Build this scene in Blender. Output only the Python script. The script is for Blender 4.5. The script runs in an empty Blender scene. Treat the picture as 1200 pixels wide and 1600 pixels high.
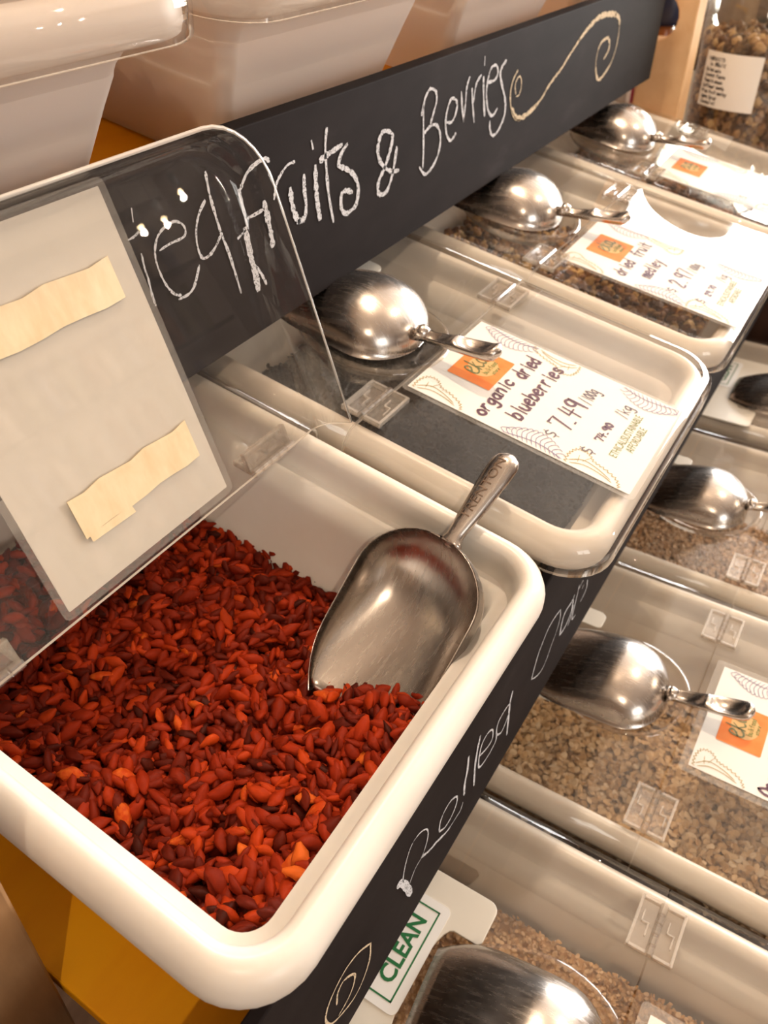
import bpy, bmesh, math, random
import numpy as np
from mathutils import Matrix, Vector

random.seed(7)
rng = np.random.default_rng(7)
C = bpy.context.scene.collection
SC = bpy.context.scene
S = 0.4                      # metres per shelf unit (all shelf dimensions below are in these units)
EYE = Vector((0.0, 0.0, 1.5))

# ------------------------------------------------------------------ camera
cd = bpy.data.cameras.new('camera')
cam = bpy.data.objects.new('camera', cd)
C.objects.link(cam)
right = Vector((0.52922879, -0.8483777, -0.01312128))
down = Vector((-0.5461676, -0.32879022, -0.77045308))
fwd = Vector((0.64932106, 0.41491238, -0.63736166))
m = Matrix((right, -down, -fwd)).transposed().to_4x4()
m.translation = EYE
cam.matrix_world = m
cd.sensor_fit = 'HORIZONTAL'
cd.sensor_width = 36.0
cd.lens = 1244.68 / 1200.0 * 36.0
cd.clip_start = 0.01
cd.dof.use_dof = True
cd.dof.focus_distance = 0.50
cd.dof.aperture_fstop = 14.0
SC.camera = cam

# ------------------------------------------------------------------ world, exposure
w = bpy.data.worlds.new('world'); SC.world = w; w.use_nodes = True
bg = w.node_tree.nodes['Background']
bg.inputs[0].default_value = (0.80, 0.90, 1.0, 1)
bg.inputs[1].default_value = 3.0
SC.view_settings.view_transform = 'Standard'
SC.view_settings.look = 'None'
SC.view_settings.gamma = 1.0
SC.view_settings.exposure = -0.30
SC.view_settings.use_curve_mapping = False
SC.cycles.max_bounces = 12
SC.cycles.transparent_max_bounces = 32
SC.cycles.use_denoising = True
SC.cycles.caustics_reflective = False
SC.cycles.sample_clamp_indirect = 6.0

def area_light(name, loc, aim, sx, sy, power, col):
    l = bpy.data.lights.new(name, 'AREA'); l.shape = 'RECTANGLE'; l.size = sx; l.size_y = sy
    l.energy = power; l.color = col
    o = bpy.data.objects.new(name, l); C.objects.link(o); o.location = loc
    o.rotation_euler = (Vector(aim) - Vector(loc)).to_track_quat('-Z', 'Y').to_euler()
    return o
# daylight from the far window, then fill through an added front window
area_light('daylight_or_fill', (4.52, -0.70, 1.80), (3.0, -0.70, 1.80), 3.0, 1.9, 440, (1.0, 0.97, 0.94))
area_light('daylight_or_fill', (-1.7, -4.42, 1.75), (-1.7, -3.0, 1.75), 2.2, 1.7, 70, (1.0, 0.92, 0.82))  # added fill, warm, from the front left

# ------------------------------------------------------------------ frames of the shelf
t = math.radians(10.4143)
EU = Vector((1, 0, 0)); EV = Vector((0, math.cos(t), math.sin(t))); EN = Vector((0, -math.sin(t), math.cos(t)))
class Frame:
    def __init__(s, o, u, v, n):
        s.o = Vector(o); s.R = Matrix((u, v, n)).transposed()
    def at(s, u, v, n):
        return s.o + s.R @ (Vector((u, v, n)) * S)
FA = Frame(EYE, EU, EV, EN)
FB = Frame(EYE, EU, Vector((0, 1, 0)), Vector((0, 0, 1)))
FC = Frame(EYE + Vector((0, 0.698, 0.849)) * S, EU, EV, EN)
FL = Frame(EYE, EU, Vector((0, 1, 0)), Vector((0, 0, 1)))     # level frame for boards and jars
# open flap of the first bin, turned up about its crease
TH = math.radians(118)
FD = -math.cos(TH) * EV + math.sin(TH) * EN
FN = math.cos(TH) * EN + math.sin(TH) * EV

# ------------------------------------------------------------------ materials
MATS = {}
def mat(name, col=(.8, .8, .8), rough=.5, metal=0., ior=1.45, trans=0., emit=None, es=0., sss=0., coat=0., alpha=1.0, spec=.5):
    if name in MATS: return MATS[name]
    mt = bpy.data.materials.new(name); mt.use_nodes = True
    b = mt.node_tree.nodes['Principled BSDF']
    b.inputs['Base Color'].default_value = (*col, 1); b.inputs['Roughness'].default_value = rough
    b.inputs['Metallic'].default_value = metal; b.inputs['IOR'].default_value = ior
    b.inputs['Transmission Weight'].default_value = trans
    b.inputs['Specular IOR Level'].default_value = spec
    b.inputs['Coat Weight'].default_value = coat
    if sss:
        b.inputs['Subsurface Weight'].default_value = sss
        b.inputs['Subsurface Radius'].default_value = (.01, .008, .006)
    if emit:
        b.inputs['Emission Color'].default_value = (*emit, 1); b.inputs['Emission Strength'].default_value = es
    b.inputs['Alpha'].default_value = alpha
    MATS[name] = mt
    return mt
def nodes(mt): return mt.node_tree.nodes, mt.node_tree.links, mt.node_tree.nodes['Principled BSDF']
def noise(mt, scale=20, detail=4, coord='Object', rough=.6, stretch=None):
    N, L, B = nodes(mt)
    tc = N.new('ShaderNodeTexCoord'); n = N.new('ShaderNodeTexNoise')
    n.inputs['Scale'].default_value = scale; n.inputs['Detail'].default_value = detail; n.inputs['Roughness'].default_value = rough
    if stretch:
        mp = N.new('ShaderNodeMapping'); mp.inputs['Scale'].default_value = stretch
        L.new(tc.outputs[coord], mp.inputs[0]); L.new(mp.outputs[0], n.inputs['Vector'])
    else: L.new(tc.outputs[coord], n.inputs['Vector'])
    return n
def ramp(mt, src, stops, target='Base Color'):
    N, L, B = nodes(mt)
    r = N.new('ShaderNodeValToRGB'); e = r.color_ramp.elements
    while len(e) < len(stops): e.new(.5)
    for k, (p, c) in enumerate(stops): e[k].position = p; e[k].color = (*c, 1)
    L.new(src, r.inputs[0])
    if target: L.new(r.outputs[0], B.inputs[target])
    return r
def bump(mt, src, strength=.3, dist=.001):
    N, L, B = nodes(mt)
    b = N.new('ShaderNodeBump'); b.inputs['Strength'].default_value = strength; b.inputs['Distance'].default_value = dist
    L.new(src, b.inputs['Height']); L.new(b.outputs[0], B.inputs['Normal'])

M_TUB = mat('white_polyethylene', (.86, .82, .765), .32, sss=.15)
n = noise(M_TUB, 14, 5); ramp(M_TUB, n.outputs[0], [(.3, (.77, .715, .64)), (.7, (.83, .785, .72))]); bump(M_TUB, noise(M_TUB, 300, 2).outputs[0], .04, .0004)
M_TUBT = mat('translucent_polyethylene', (.73, .665, .61), .4, sss=.2)
def translucent_mix(mt, fac, col):
    N, L, B = nodes(mt); out = N['Material Output']
    tr = N.new('ShaderNodeBsdfTranslucent'); tr.inputs[0].default_value = (*col, 1)
    mx = N.new('ShaderNodeMixShader'); mx.inputs[0].default_value = fac
    L.new(B.outputs[0], mx.inputs[1]); L.new(tr.outputs[0], mx.inputs[2]); L.new(mx.outputs[0], out.inputs[0])
translucent_mix(M_TUBT, .38, (.82, .72, .64))

def clear(name, tint, rough, refl=1.0, haze=0.02, hazecol=(.8, .8, .78), scratches=False):
    mt = bpy.data.materials.new(name); mt.use_nodes = True
    N, L = mt.node_tree.nodes, mt.node_tree.links; N.clear()
    out = N.new('ShaderNodeOutputMaterial'); tp = N.new('ShaderNodeBsdfTransparent'); gl = N.new('ShaderNodeBsdfGlossy')
    df = N.new('ShaderNodeBsdfDiffuse'); fr = N.new('ShaderNodeFresnel'); fr.inputs[0].default_value = 1.49
    tp.inputs[0].default_value = (*tint, 1); gl.inputs['Roughness'].default_value = rough; df.inputs[0].default_value = (*hazecol, 1)
    mu = N.new('ShaderNodeMath'); mu.operation = 'MULTIPLY'; mu.inputs[1].default_value = refl; L.new(fr.outputs[0], mu.inputs[0])
    # fresnel from inside the sheet would be total reflection: only the outer faces of the sheet reflect
    geo = N.new('ShaderNodeNewGeometry'); inv = N.new('ShaderNodeMath'); inv.operation = 'SUBTRACT'; inv.inputs[0].default_value = 1.0
    L.new(geo.outputs['Backfacing'], inv.inputs[1]); m2 = N.new('ShaderNodeMath'); m2.operation = 'MULTIPLY'
    L.new(mu.outputs[0], m2.inputs[0]); L.new(inv.outputs[0], m2.inputs[1])
    m1 = N.new('ShaderNodeMixShader'); m1.inputs[0].default_value = haze
    L.new(tp.outputs[0], m1.inputs[1]); L.new(df.outputs[0], m1.inputs[2])
    if scratches:
        tc = N.new('ShaderNodeTexCoord'); ns = N.new('ShaderNodeTexNoise'); ns.inputs['Scale'].default_value = 9; ns.inputs['Detail'].default_value = 8
        L.new(tc.outputs['Object'], ns.inputs['Vector']); mr = N.new('ShaderNodeMapRange')
        mr.inputs['From Min'].default_value = .4; mr.inputs['From Max'].default_value = .8; mr.inputs['To Min'].default_value = haze * .5; mr.inputs['To Max'].default_value = haze * 3
        L.new(ns.outputs[0], mr.inputs['Value']); L.new(mr.outputs[0], m1.inputs[0])
    mx = N.new('ShaderNodeMixShader'); L.new(m2.outputs[0], mx.inputs[0]); L.new(m1.outputs[0], mx.inputs[1]); L.new(gl.outputs[0], mx.inputs[2])
    L.new(mx.outputs[0], out.inputs[0])
    return mt
M_CLEAR = clear('clear_acrylic', (.985, .975, .96), .006, 1.25, .014, (.75, .72, .68), True)
M_EDGE = clear('clear_acrylic_edge', (.9, .86, .8), .12, 2.0, .5, (.92, .85, .76))
M_HINGE = clear('hinge_acrylic', (.93, .9, .87), .05, 2.6, .10, (.9, .86, .8))
M_HRIM = clear('hinge_rim_acrylic', (.92, .89, .85), .05, 2.6, .24, (.9, .86, .8))
M_WELL = clear('moulded_acrylic', (.93, .88, .82), .04, 1.8, .05, (.8, .72, .62))
M_SLEEVE = clear('laminate_film', (.98, .97, .95), .05, 1.2, .10, (.85, .82, .78))
M_GLASS = clear('jar_glass', (.96, .96, .93), .01, 1.6, .02)

M_STEEL = mat('cast_aluminium', (.50, .45, .405), .24, 1.0)
n = noise(M_STEEL, 60, 5, stretch=(1, 6, 1)); ramp(M_STEEL, n.outputs[0], [(.3, (.19, .19, .19)), (.75, (.33, .33, .33))], 'Roughness')
M_CHALKB = mat('blackboard_paint', (.022, .018, .018), .75, spec=.10)
n = noise(M_CHALKB, 7, 8, stretch=(1, 1, 2.5)); ramp(M_CHALKB, n.outputs[0], [(.3, (.012, .0085, .008)), (.6, (.020, .015, .0145)), (.85, (.042, .034, .034))])
bump(M_CHALKB, noise(M_CHALKB, 500, 3).outputs[0], .12, .0006)
def chalk(name, col):
    mt = mat(name, col, .95); N, L, B = nodes(mt)
    nn = noise(mt, 900, 3); r = ramp(mt, nn.outputs[0], [(.36, (0, 0, 0)), (.46, (1, 1, 1))], 'Alpha')
    return mt
M_CHALK = chalk('white_chalk', (.66, .66, .68)); M_CHALKC = chalk('cream_chalk', (.70, .56, .38))
M_CARD = mat('white_card', (.80, .765, .715), .6, spec=.2)
M_CARDBACK = mat('card_back', (.82, .79, .75), .5)
n = noise(M_CARDBACK, 10, 4); ramp(M_CARDBACK, n.outputs[0], [(.3, (.83, .80, .765)), (.7, (.89, .865, .83))])
M_TAPE = mat('cream_tape', (.78, .63, .41), .45)
n = noise(M_TAPE, 30, 6, stretch=(3, 1, 1)); ramp(M_TAPE, n.outputs[0], [(.3, (.72, .55, .33)), (.7, (.82, .69, .47))])
M_ORANGE = mat('orange_print', (.82, .22, .04), .6, spec=.2)
n = noise(M_ORANGE, 35, 3); ramp(M_ORANGE, n.outputs[0], [(.35, (.80, .19, .03)), (.7, (.86, .28, .07))])
M_BEIGE = mat('beige_print', (.66, .40, .16), .6, spec=.2)
M_OLIVE = mat('olive_print', (.11, .12, .02), .5); M_OLIVEL = mat('pale_olive_print', (.22, .24, .07), .6, spec=.2)
M_INK = mat('plum_ink', (.085, .022, .045), .5); M_GREYINK = mat('grey_ink', (.16, .13, .15), .6, spec=.2)
M_LINE = mat('ochre_line', (.36, .26, .08), .6, spec=.2); M_LILAC = mat('lilac_line', (.28, .24, .34), .6, spec=.2)
M_GREEN = mat('green_print', (.02, .17, .055), .45); M_BLACKP = mat('black_print', (.02, .02, .02), .5)
M_BLUEINK = mat('blue_ink', (.06, .08, .35), .5)
M_PLATE = mat('cream_plastic_sheet', (.80, .755, .66), .38)
M_LABEL = mat('label_sticker', (.93, .93, .91), .35)
M_YELLOW = mat('mustard_painted_wood', (1.0, .45, .0), .5, spec=.3)
n = noise(M_YELLOW, 6, 7, stretch=(1, 4, 1)); r = ramp(M_YELLOW, n.outputs[0], [(.25, (.92, .36, .004)), (.55, (1.0, .45, .004)), (.8, (1.0, .48, .006))]); bump(M_YELLOW, n.outputs[0], .15, .001)
M_BROWN = mat('brown_wood', (.16, .075, .03), .55)
n = noise(M_BROWN, 5, 6, stretch=(6, 1, 1)); ramp(M_BROWN, n.outputs[0], [(.3, (.20, .10, .04)), (.7, (.40, .22, .10))])
M_DARKW = mat('dark_wood', (.035, .015, .010), .5)
n = noise(M_DARKW, 6, 5, stretch=(1, 8, 1)); ramp(M_DARKW, n.outputs[0], [(.3, (.022, .010, .007)), (.7, (.06, .026, .015))])
M_KRAFT = mat('kraft_paper', (.62, .36, .17), .7)
n = noise(M_KRAFT, 25, 5); ramp(M_KRAFT, n.outputs[0], [(.3, (.70, .43, .22)), (.7, (.80, .54, .30))]); bump(M_KRAFT, noise(M_KRAFT, 12, 3).outputs[0], .4, .004)

def food(name, stops, rough=.55, spec=.3, rand=True, nscale=250, bumpd=.0006):
    """colour from a per-piece tint (a mesh attribute) plus a fine noise"""
    mt = mat(name, stops[0][1], rough, spec=spec); N, L, B = nodes(mt)
    at = N.new('ShaderNodeAttribute'); at.attribute_name = 'tint'
    nn = noise(mt, nscale, 3)
    mr = N.new('ShaderNodeMath'); mr.operation = 'MULTIPLY_ADD'; mr.inputs[1].default_value = .25
    L.new(nn.outputs[0], mr.inputs[0]); L.new(at.outputs['Fac'], mr.inputs[2])
    sb = N.new('ShaderNodeMath'); sb.operation = 'SUBTRACT'; sb.inputs[1].default_value = .125; L.new(mr.outputs[0], sb.inputs[0])
    if rand:
        oi = N.new('ShaderNodeObjectInfo'); ma = N.new('ShaderNodeMath'); ma.operation = 'MULTIPLY_ADD'; ma.inputs[1].default_value = .2
        L.new(oi.outputs['Random'], ma.inputs[0]); L.new(sb.outputs[0], ma.inputs[2]); s2 = N.new('ShaderNodeMath'); s2.operation = 'SUBTRACT'; s2.inputs[1].default_value = .1
        L.new(ma.outputs[0], s2.inputs[0]); ramp(mt, s2.outputs[0], stops)
    else: ramp(mt, sb.outputs[0], stops)
    bump(mt, nn.outputs[0], .5, bumpd)
    return mt
M_GOJI = food('dried_goji_skin', [(.0, (.050, .006, .002)), (.3, (.15, .012, .003)), (.65, (.33, .026, .004)), (.94, (.52, .055, .006)), (1.0, (.64, .12, .015))], .55, .15)
M_OAT = food('rolled_oat', [(.0, (.50, .30, .14)), (.5, (.74, .52, .30)), (1., (.86, .70, .50))], .8, .15)
M_OATF = food('fine_oat', [(.0, (.42, .24, .12)), (.5, (.70, .50, .34)), (1., (.86, .74, .60))], .85, .1)
M_BRAN = food('oat_bran', [(.0, (.52, .29, .13)), (.5, (.72, .48, .27)), (1., (.82, .62, .42))], .85, .1)
M_MED = food('dried_fruit_piece', [(.0, (.05, .02, .012)), (.3, (.16, .06, .025)), (.55, (.35, .16, .05)), (.8, (.72, .46, .17)), (1., (.82, .60, .30))], .5, .4)
M_RAIS = food('dark_dried_fruit', [(.0, (.03, .012, .008)), (.5, (.13, .05, .025)), (1., (.34, .17, .08))], .5, .4)
M_BLUEB = food('dried_blueberry_skin', [(.0, (.010, .007, .006)), (1., (.032, .023, .019))], .6, .3)
M_GRAN = food('granola', [(.0, (.06, .03, .02)), (.35, (.20, .10, .05)), (.7, (.42, .25, .13)), (1., (.62, .42, .22))], .7, .2)
M_SEED = food('brown_seed', [(.0, (.10, .05, .03)), (1., (.34, .20, .12))], .6, .3)

# ------------------------------------------------------------------ mesh helpers
def raw(name, verts, faces, mt, parent=None, smooth=False, edgemat=None, tint=None, col=None):
    me = bpy.data.meshes.new(name); me.from_pydata([tuple(v) for v in verts], [], faces); me.update()
    if mt is not None: me.materials.append(mt)
    if edgemat is not None: me.materials.append(edgemat)
    if smooth: me.polygons.foreach_set('use_smooth', [True] * len(me.polygons))
    if tint is not None:
        a = me.attributes.new('tint', 'FLOAT', 'POINT'); a.data.foreach_set('value', tint)
    o = bpy.data.objects.new(name, me); C.objects.link(o)
    if parent is not None: o.parent = parent
    return o
def tag(o, label, cat, group=None, kind=None):
    if label: o['label'] = label
    if cat: o['category'] = cat
    if group: o['group'] = group
    if kind: o['kind'] = kind
    return o
class Thing:
    """an Empty at the thing's place; parts are given in the same frame coordinates (shelf units)"""
    def __init__(s, name, label, cat, frame, org, group=None, R=None):
        s.f = frame; s.org = Vector(org)
        s.e = bpy.data.objects.new(name, None); s.e.empty_display_size = .02; C.objects.link(s.e)
        M = (R if R is not None else frame.R).to_4x4(); M.translation = frame.at(*org); s.e.matrix_world = M
        tag(s.e, label, cat, group)
    def part(s, name, V, F, mt, parent=None, smooth=False, edgemat=None, label=None, tint=None):
        V = [(Vector(v) - s.org) * S for v in V]
        o = raw(name, V, F, mt, parent or s.e, smooth, edgemat, tint)
        if label: o['label'] = label
        return o
def single(name, label, cat, frame, org, V, F, mt, group=None, smooth=False, kind=None, tint=None, edgemat=None):
    V = [(Vector(v) - Vector(org)) * S for v in V]
    o = raw(name, V, F, mt, None, smooth, edgemat, tint)
    M = frame.R.to_4x4(); M.translation = frame.at(*org); o.matrix_world = M
    return tag(o, label, cat, group, kind)

def box(x0, x1, y0, y1, z0, z1):
    V = [(x, y, z) for z in (z0, z1) for y in (y0, y1) for x in (x0, x1)]
    F = [(0, 2, 3, 1), (4, 5, 7, 6), (0, 1, 5, 4), (2, 6, 7, 3), (0, 4, 6, 2), (1, 3, 7, 5)]
    return V, F
def merge(*parts):
    V, F = [], []
    for v, f in parts:
        k = len(V); V += list(v); F += [tuple(i + k for i in q) for q in f]
    return V, F
def bevelled(o, w=.002, seg=2):
    b = o.modifiers.new('bevel', 'BEVEL'); b.width = w; b.segments = seg; b.limit_method = 'ANGLE'
    for p in o.data.polygons: p.use_smooth = False
    return o
def rrect(x0, x1, y0, y1, r, seg=8):
    P = []
    for cx, cy, a0 in ((x1 - r, y1 - r, 0), (x0 + r, y1 - r, 90), (x0 + r, y0 + r, 180), (x1 - r, y0 + r, 270)):
        for k in range(seg + 1):
            a = math.radians(a0 + 90 * k / seg); P.append((cx + r * math.cos(a), cy + r * math.sin(a)))
    return P
def loft(loops, closed_ends=True, flip=False):
    V, F = [], []; n = len(loops[0])
    for L in loops: V += L
    for a in range(len(loops) - 1):
        for k in range(n):
            q = (a * n + k, a * n + (k + 1) % n, (a + 1) * n + (k + 1) % n, (a + 1) * n + k)
            F.append(q[::-1] if flip else q)
    if closed_ends:
        F.append(tuple(range(n))[::-1] if not flip else tuple(range(n)))
        e = tuple((len(loops) - 1) * n + k for k in range(n)); F.append(e if not flip else e[::-1])
    return V, F
def tube(pts, radii, seg=10, caps=True):
    """round tube through points"""
    pts = [Vector(p) for p in pts]; loops = []
    if not hasattr(radii, '__len__'): radii = [radii] * len(pts)
    up = Vector((0, 0, 1))
    for i, p in enumerate(pts):
        d = (pts[min(i + 1, len(pts) - 1)] - pts[max(i - 1, 0)]).normalized()
        a = d.cross(up) if abs(d.dot(up)) < .95 else d.cross(Vector((0, 1, 0))); a.normalize(); b = d.cross(a)
        loops.append([tuple(p + (a * math.cos(2 * math.pi * k / seg) + b * math.sin(2 * math.pi * k / seg)) * radii[i]) for k in range(seg)])
    return loft(loops, caps)
def prism(P, z0, z1):
    n = len(P); V = [(x, y, z0) for x, y in P] + [(x, y, z1) for x, y in P]
    F = [tuple(range(n))[::-1], tuple(range(n, 2 * n))] + [(k, (k + 1) % n, n + (k + 1) % n, n + k) for k in range(n)]
    return V, F

# ---- strokes (chalk and pen lines): flat ribbons
def catmull(P, sub=4):
    if len(P) < 3: return P
    out = []; n = len(P)
    for i in range(n - 1):
        p0, p1, p2, p3 = P[max(i - 1, 0)], P[i], P[i + 1], P[min(i + 2, n - 1)]
        for k in range(sub):
            u = k / sub
            out.append(tuple(.5 * (2 * p1[j] + (p2[j] - p0[j]) * u + (2 * p0[j] - 5 * p1[j] + 4 * p2[j] - p3[j]) * u * u + (3 * p1[j] - p0[j] - 3 * p2[j] + p3[j]) * u ** 3) for j in (0, 1)))
    out.append(P[-1]); return out
def ribbon(P, w, V, F, sub=4, wob=.0, ends=True, smooth=True):
    if smooth: P = catmull(P, sub)
    k0 = len(V); n = len(P)
    for i, p in enumerate(P):
        a, b = P[max(i - 1, 0)], P[min(i + 1, n - 1)]
        dx, dy = b[0] - a[0], b[1] - a[1]; L = math.hypot(dx, dy) or 1; dx /= L; dy /= L
        ww = w * .5 * (1 + wob * (random.random() - .5) * 2) * (.6 if i in (0, n - 1) and ends else 1)
        ex = (-.5 if i == 0 else .5 if i == n - 1 else 0) * w * .8
        V.append((p[0] - dy * ww + dx * ex, p[1] + dx * ww + dy * ex)); V.append((p[0] + dy * ww + dx * ex, p[1] - dx * ww + dy * ex))
    for i in range(n - 1):
        a = k0 + 2 * i; F.append((a, a + 1, a + 3, a + 2))

# ---- a hand-drawn single-stroke alphabet: x 0..6, x-height 6, ascender 10, descender -4
G = {
 'a': '5,5 3,6 1,5 0,3 1,1 3,0 5,2|5,6 5,1 6,0', 'b': '0,10 0,0|0,3 2,6 5,5 5,2 3,0 0,1', 'c': '5,5 3,6 1,5 0,3 1,1 3,0 5,1', 'd': '5,10 5,0|5,4 3,6 0,4 0,2 2,0 5,2',
 'e': '0,3 5,4 4,6 2,6 0,4 0,2 2,0 5,1', 'f': '5,9 3,10 2,8 2,0|0,6 5,6', 'g': '5,5 3,6 0,4 1,1 3,1 5,3|5,6 5,-2 3,-4 0,-3', 'h': '0,10 0,0|0,4 2,6 4,6 5,4 5,0', 'i': '2,6 2,0|2,8 2,9',
 'j': '3,6 3,-2 1,-4|3,8 3,9', 'k': '0,10 0,0|5,6 0,3|1,4 5,0', 'l': '2,10 2,0', 'm': '0,6 0,0|0,4 1,6 3,5 3,0|3,4 5,6 6,5 6,0', 'n': '0,6 0,0|0,4 2,6 4,6 5,4 5,0',
 'o': '3,6 1,5 0,3 1,1 3,0 5,1 5,4 3,6', 'p': '0,6 0,-4|0,4 2,6 5,5 5,2 2,0 0,2', 'r': '0,6 0,0|0,3 2,6 4,6', 's': '5,5 3,6 1,5 2,3 4,3 5,1 3,0 0,1', 't': '2,9 2,1 4,0|0,6 5,6',
 'u': '0,6 0,2 2,0 4,1 5,3|5,6 5,0', 'v': '0,6 2,0 5,6', 'w': '0,6 1,0 3,4 5,0 6,6', 'y': '0,6 2,1|5,6 2,-2 0,-4', 'x': '0,6 5,0|5,6 0,0', 'z': '0,6 5,6 0,0 5,0',
 'O': '3,10 0,7 0,3 3,0 6,3 6,7 3,10', 'R': '0,0 0,10 4,10 5,7 3,5 0,5|2,5 6,0', 'I': '2,10 2,0', 'N': '0,0 0,10 5,0 5,10', 'G': '5,9 3,10 0,7 0,3 3,0 5,1 5,4 3,4', 'E': '5,10 0,10 0,0 5,0|0,5 4,5',
 'D': '0,0 0,10 3,9 5,6 4,2 0,0', 'S': '5,9 3,10 0,8 2,5 5,4 4,1 0,0', 'T': '0,10 6,10|3,10 3,0', 'A': '0,0 3,10 6,0|1,4 5,4', 'C': '5,9 3,10 0,7 0,3 3,0 5,1', 'P': '0,0 0,10 4,10 5,7 3,5 0,5',
 '0': '3,9 0,6 0,3 3,0 5,3 5,6 3,9', '1': '2,9 2,0', '2': '0,7 2,9 5,7 3,4 0,0 5,0', '3': '0,8 3,9 5,7 2,5 5,3 3,0 0,1', '4': '1,9 0,4 6,4|4,8 3,0', '5': '5,9 1,9 0,5 4,5 5,2 2,0 0,1',
 '7': '0,8 0,9 6,9 3,0', '9': '5,8 2,9 0,7 1,5 4,5 5,9 5,0', '/': '0,-1 4,10', '$': '5,8 2,9 0,7 2,5 5,4 4,1 0,1|3,11 3,10|3,0 3,-2', '.': '1,0 2,0', ':': '1,1 1,2|1,5 1,6', '-': '0,3 4,3', '|': '1,-2 1,11', ' ': ''}
def write(text, x, y, h, w, V, F, adv=None, slant=0., sx=1., jitter=0.):
    """text from (x, y) along +x; h = height of an ascender"""
    k = h / 10.0
    for ch in text:
        g = G.get(ch, ''); wid = 6.
        if ch in 'il1.:|': wid = 3.5
        if ch == ' ': wid = 4.
        jy = jitter * (random.random() - .5) * h
        if g:
            for st in g.split('|'):
                P = [tuple(float(a) for a in q.split(',')) for q in st.split()]
                P = [(x + (px + py * slant) * k * sx, y + jy + py * k) for px, py in P]
                ribbon(P, w, V, F, 3, .08, smooth=ch not in 'EFINTA74')
        x += (wid + 2.0) * k * sx
    return x
SIGN_STROKES = {"dried":[[3,851,-420,849,-438],[3,852,-492,852,-514,855,-535,856,-564,859,-582],[3,833,-462,845,-461,855,-457],[3,892,-499,916,-496,945,-496,955,-490,952,-476,935,-465,915,-466,894,-475,882,-493,879,-514,885,-544,895,-567,907,-582,919,-588],[4,914,-593,938,-593,955,-583,973,-555],[4,1011,-454,993,-470,980,-494,977,-521,984,-544,1001,-546,1020,-537,1036,-523],[4,1023,-410,1025,-446,1032,-484,1040,-520,1052,-558,1062,-602,1070,-641]],"fruits":[[5,1190,-433,1181,-426,1161,-427,1132,-435,1116,-447,1105,-459],[5,1100,-461,1105,-493,1111,-530],[10,1104,-533,1107,-559,1111,-591,1117,-622,1120,-653],[4,1115,-514,1135,-514,1162,-512],[4,1265,-453,1242,-454,1215,-469,1203,-483,1195,-502],[4,1082,-541,1104,-534],[5,1123,-611,1136,-632,1145,-652],[9,1165,-502,1170,-529,1175,-561,1177,-585],[9,1246,-500,1247,-523,1254,-550,1265,-567],[8,1265,-567,1284,-565,1292,-542,1290,-514,1292,-487],[9,1331,-480,1329,-512,1330,-547,1335,-581],[5,1324,-430,1327,-443],[6,1376,-419,1368,-451,1368,-500,1371,-546,1382,-602],[8,1350,-471,1378,-466,1401,-463,1424,-460],[7,1444,-464,1423,-476,1412,-496,1438,-510,1467,-531,1481,-559,1472,-591,1450,-600,1428,-600,1414,-584,1416,-558,1432,-553,1455,-562]],"ampersand":[[7,1642,-517,1631,-551,1617,-579,1599,-599,1578,-602,1561,-592,1565,-568,1589,-547,1614,-515,1625,-488,1608,-474,1581,-471,1564,-494,1567,-521,1593,-548,1624,-563,1649,-567]],"berries":[[5,1755,-470,1763,-453,1771,-437,1793,-423,1821,-434,1825,-455,1814,-474,1799,-497],[5,1763,-453,1764,-501,1766,-547,1764,-590],[5,1770,-513,1793,-505,1823,-506,1843,-523,1850,-546,1844,-571,1826,-592,1797,-607,1773,-608,1749,-587],[5,1877,-512,1905,-518,1924,-505,1932,-484,1920,-469,1898,-465,1880,-487,1874,-512,1881,-540,1901,-560,1918,-557,1930,-550],[5,1952,-460,1958,-489,1970,-528],[5,1970,-528,1977,-493,1980,-454,1993,-434],[5,2010,-463,2016,-492,2031,-543],[5,2022,-493,2033,-455,2058,-440],[6,2073,-448,2079,-488,2092,-540],[5,2074,-402,2074,-418],[5,2103,-464,2140,-465,2158,-452,2146,-432,2117,-432,2101,-454,2095,-487,2110,-529,2134,-550,2154,-549,2168,-540],[6,2204,-430,2180,-442,2174,-459,2192,-490,2216,-526,2221,-563,2198,-590,2170,-604,2145,-601,2130,-580,2128,-565]],"swirl":[[4,2286,-467,2262,-484,2250,-508,2253,-538,2270,-569,2300,-594,2331,-602],[9,2271,-561,2290,-581,2319,-595,2360,-598,2404,-593,2441,-586],[6,2441,-586,2485,-571,2519,-551,2571,-531,2616,-516,2660,-494,2705,-474,2743,-457],[10,2743,-457,2791,-440,2833,-428,2885,-417,2943,-415,3016,-421,3061,-428],[9,3061,-428,3101,-443,3117,-464],[4,3117,-464,3123,-506,3111,-547,3083,-579],[3,2285,-525,2277,-502,2288,-488,2304,-484,2318,-499,2319,-518,2308,-532,2290,-533],[7,3083,-579,3038,-598,2986,-611,2955,-597,2932,-567],[6,3013,-488,2959,-493,2932,-511],[7,3013,-488,3038,-507,3038,-530,3005,-549],[3,2932,-567,2925,-541,2932,-511]]}
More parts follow.
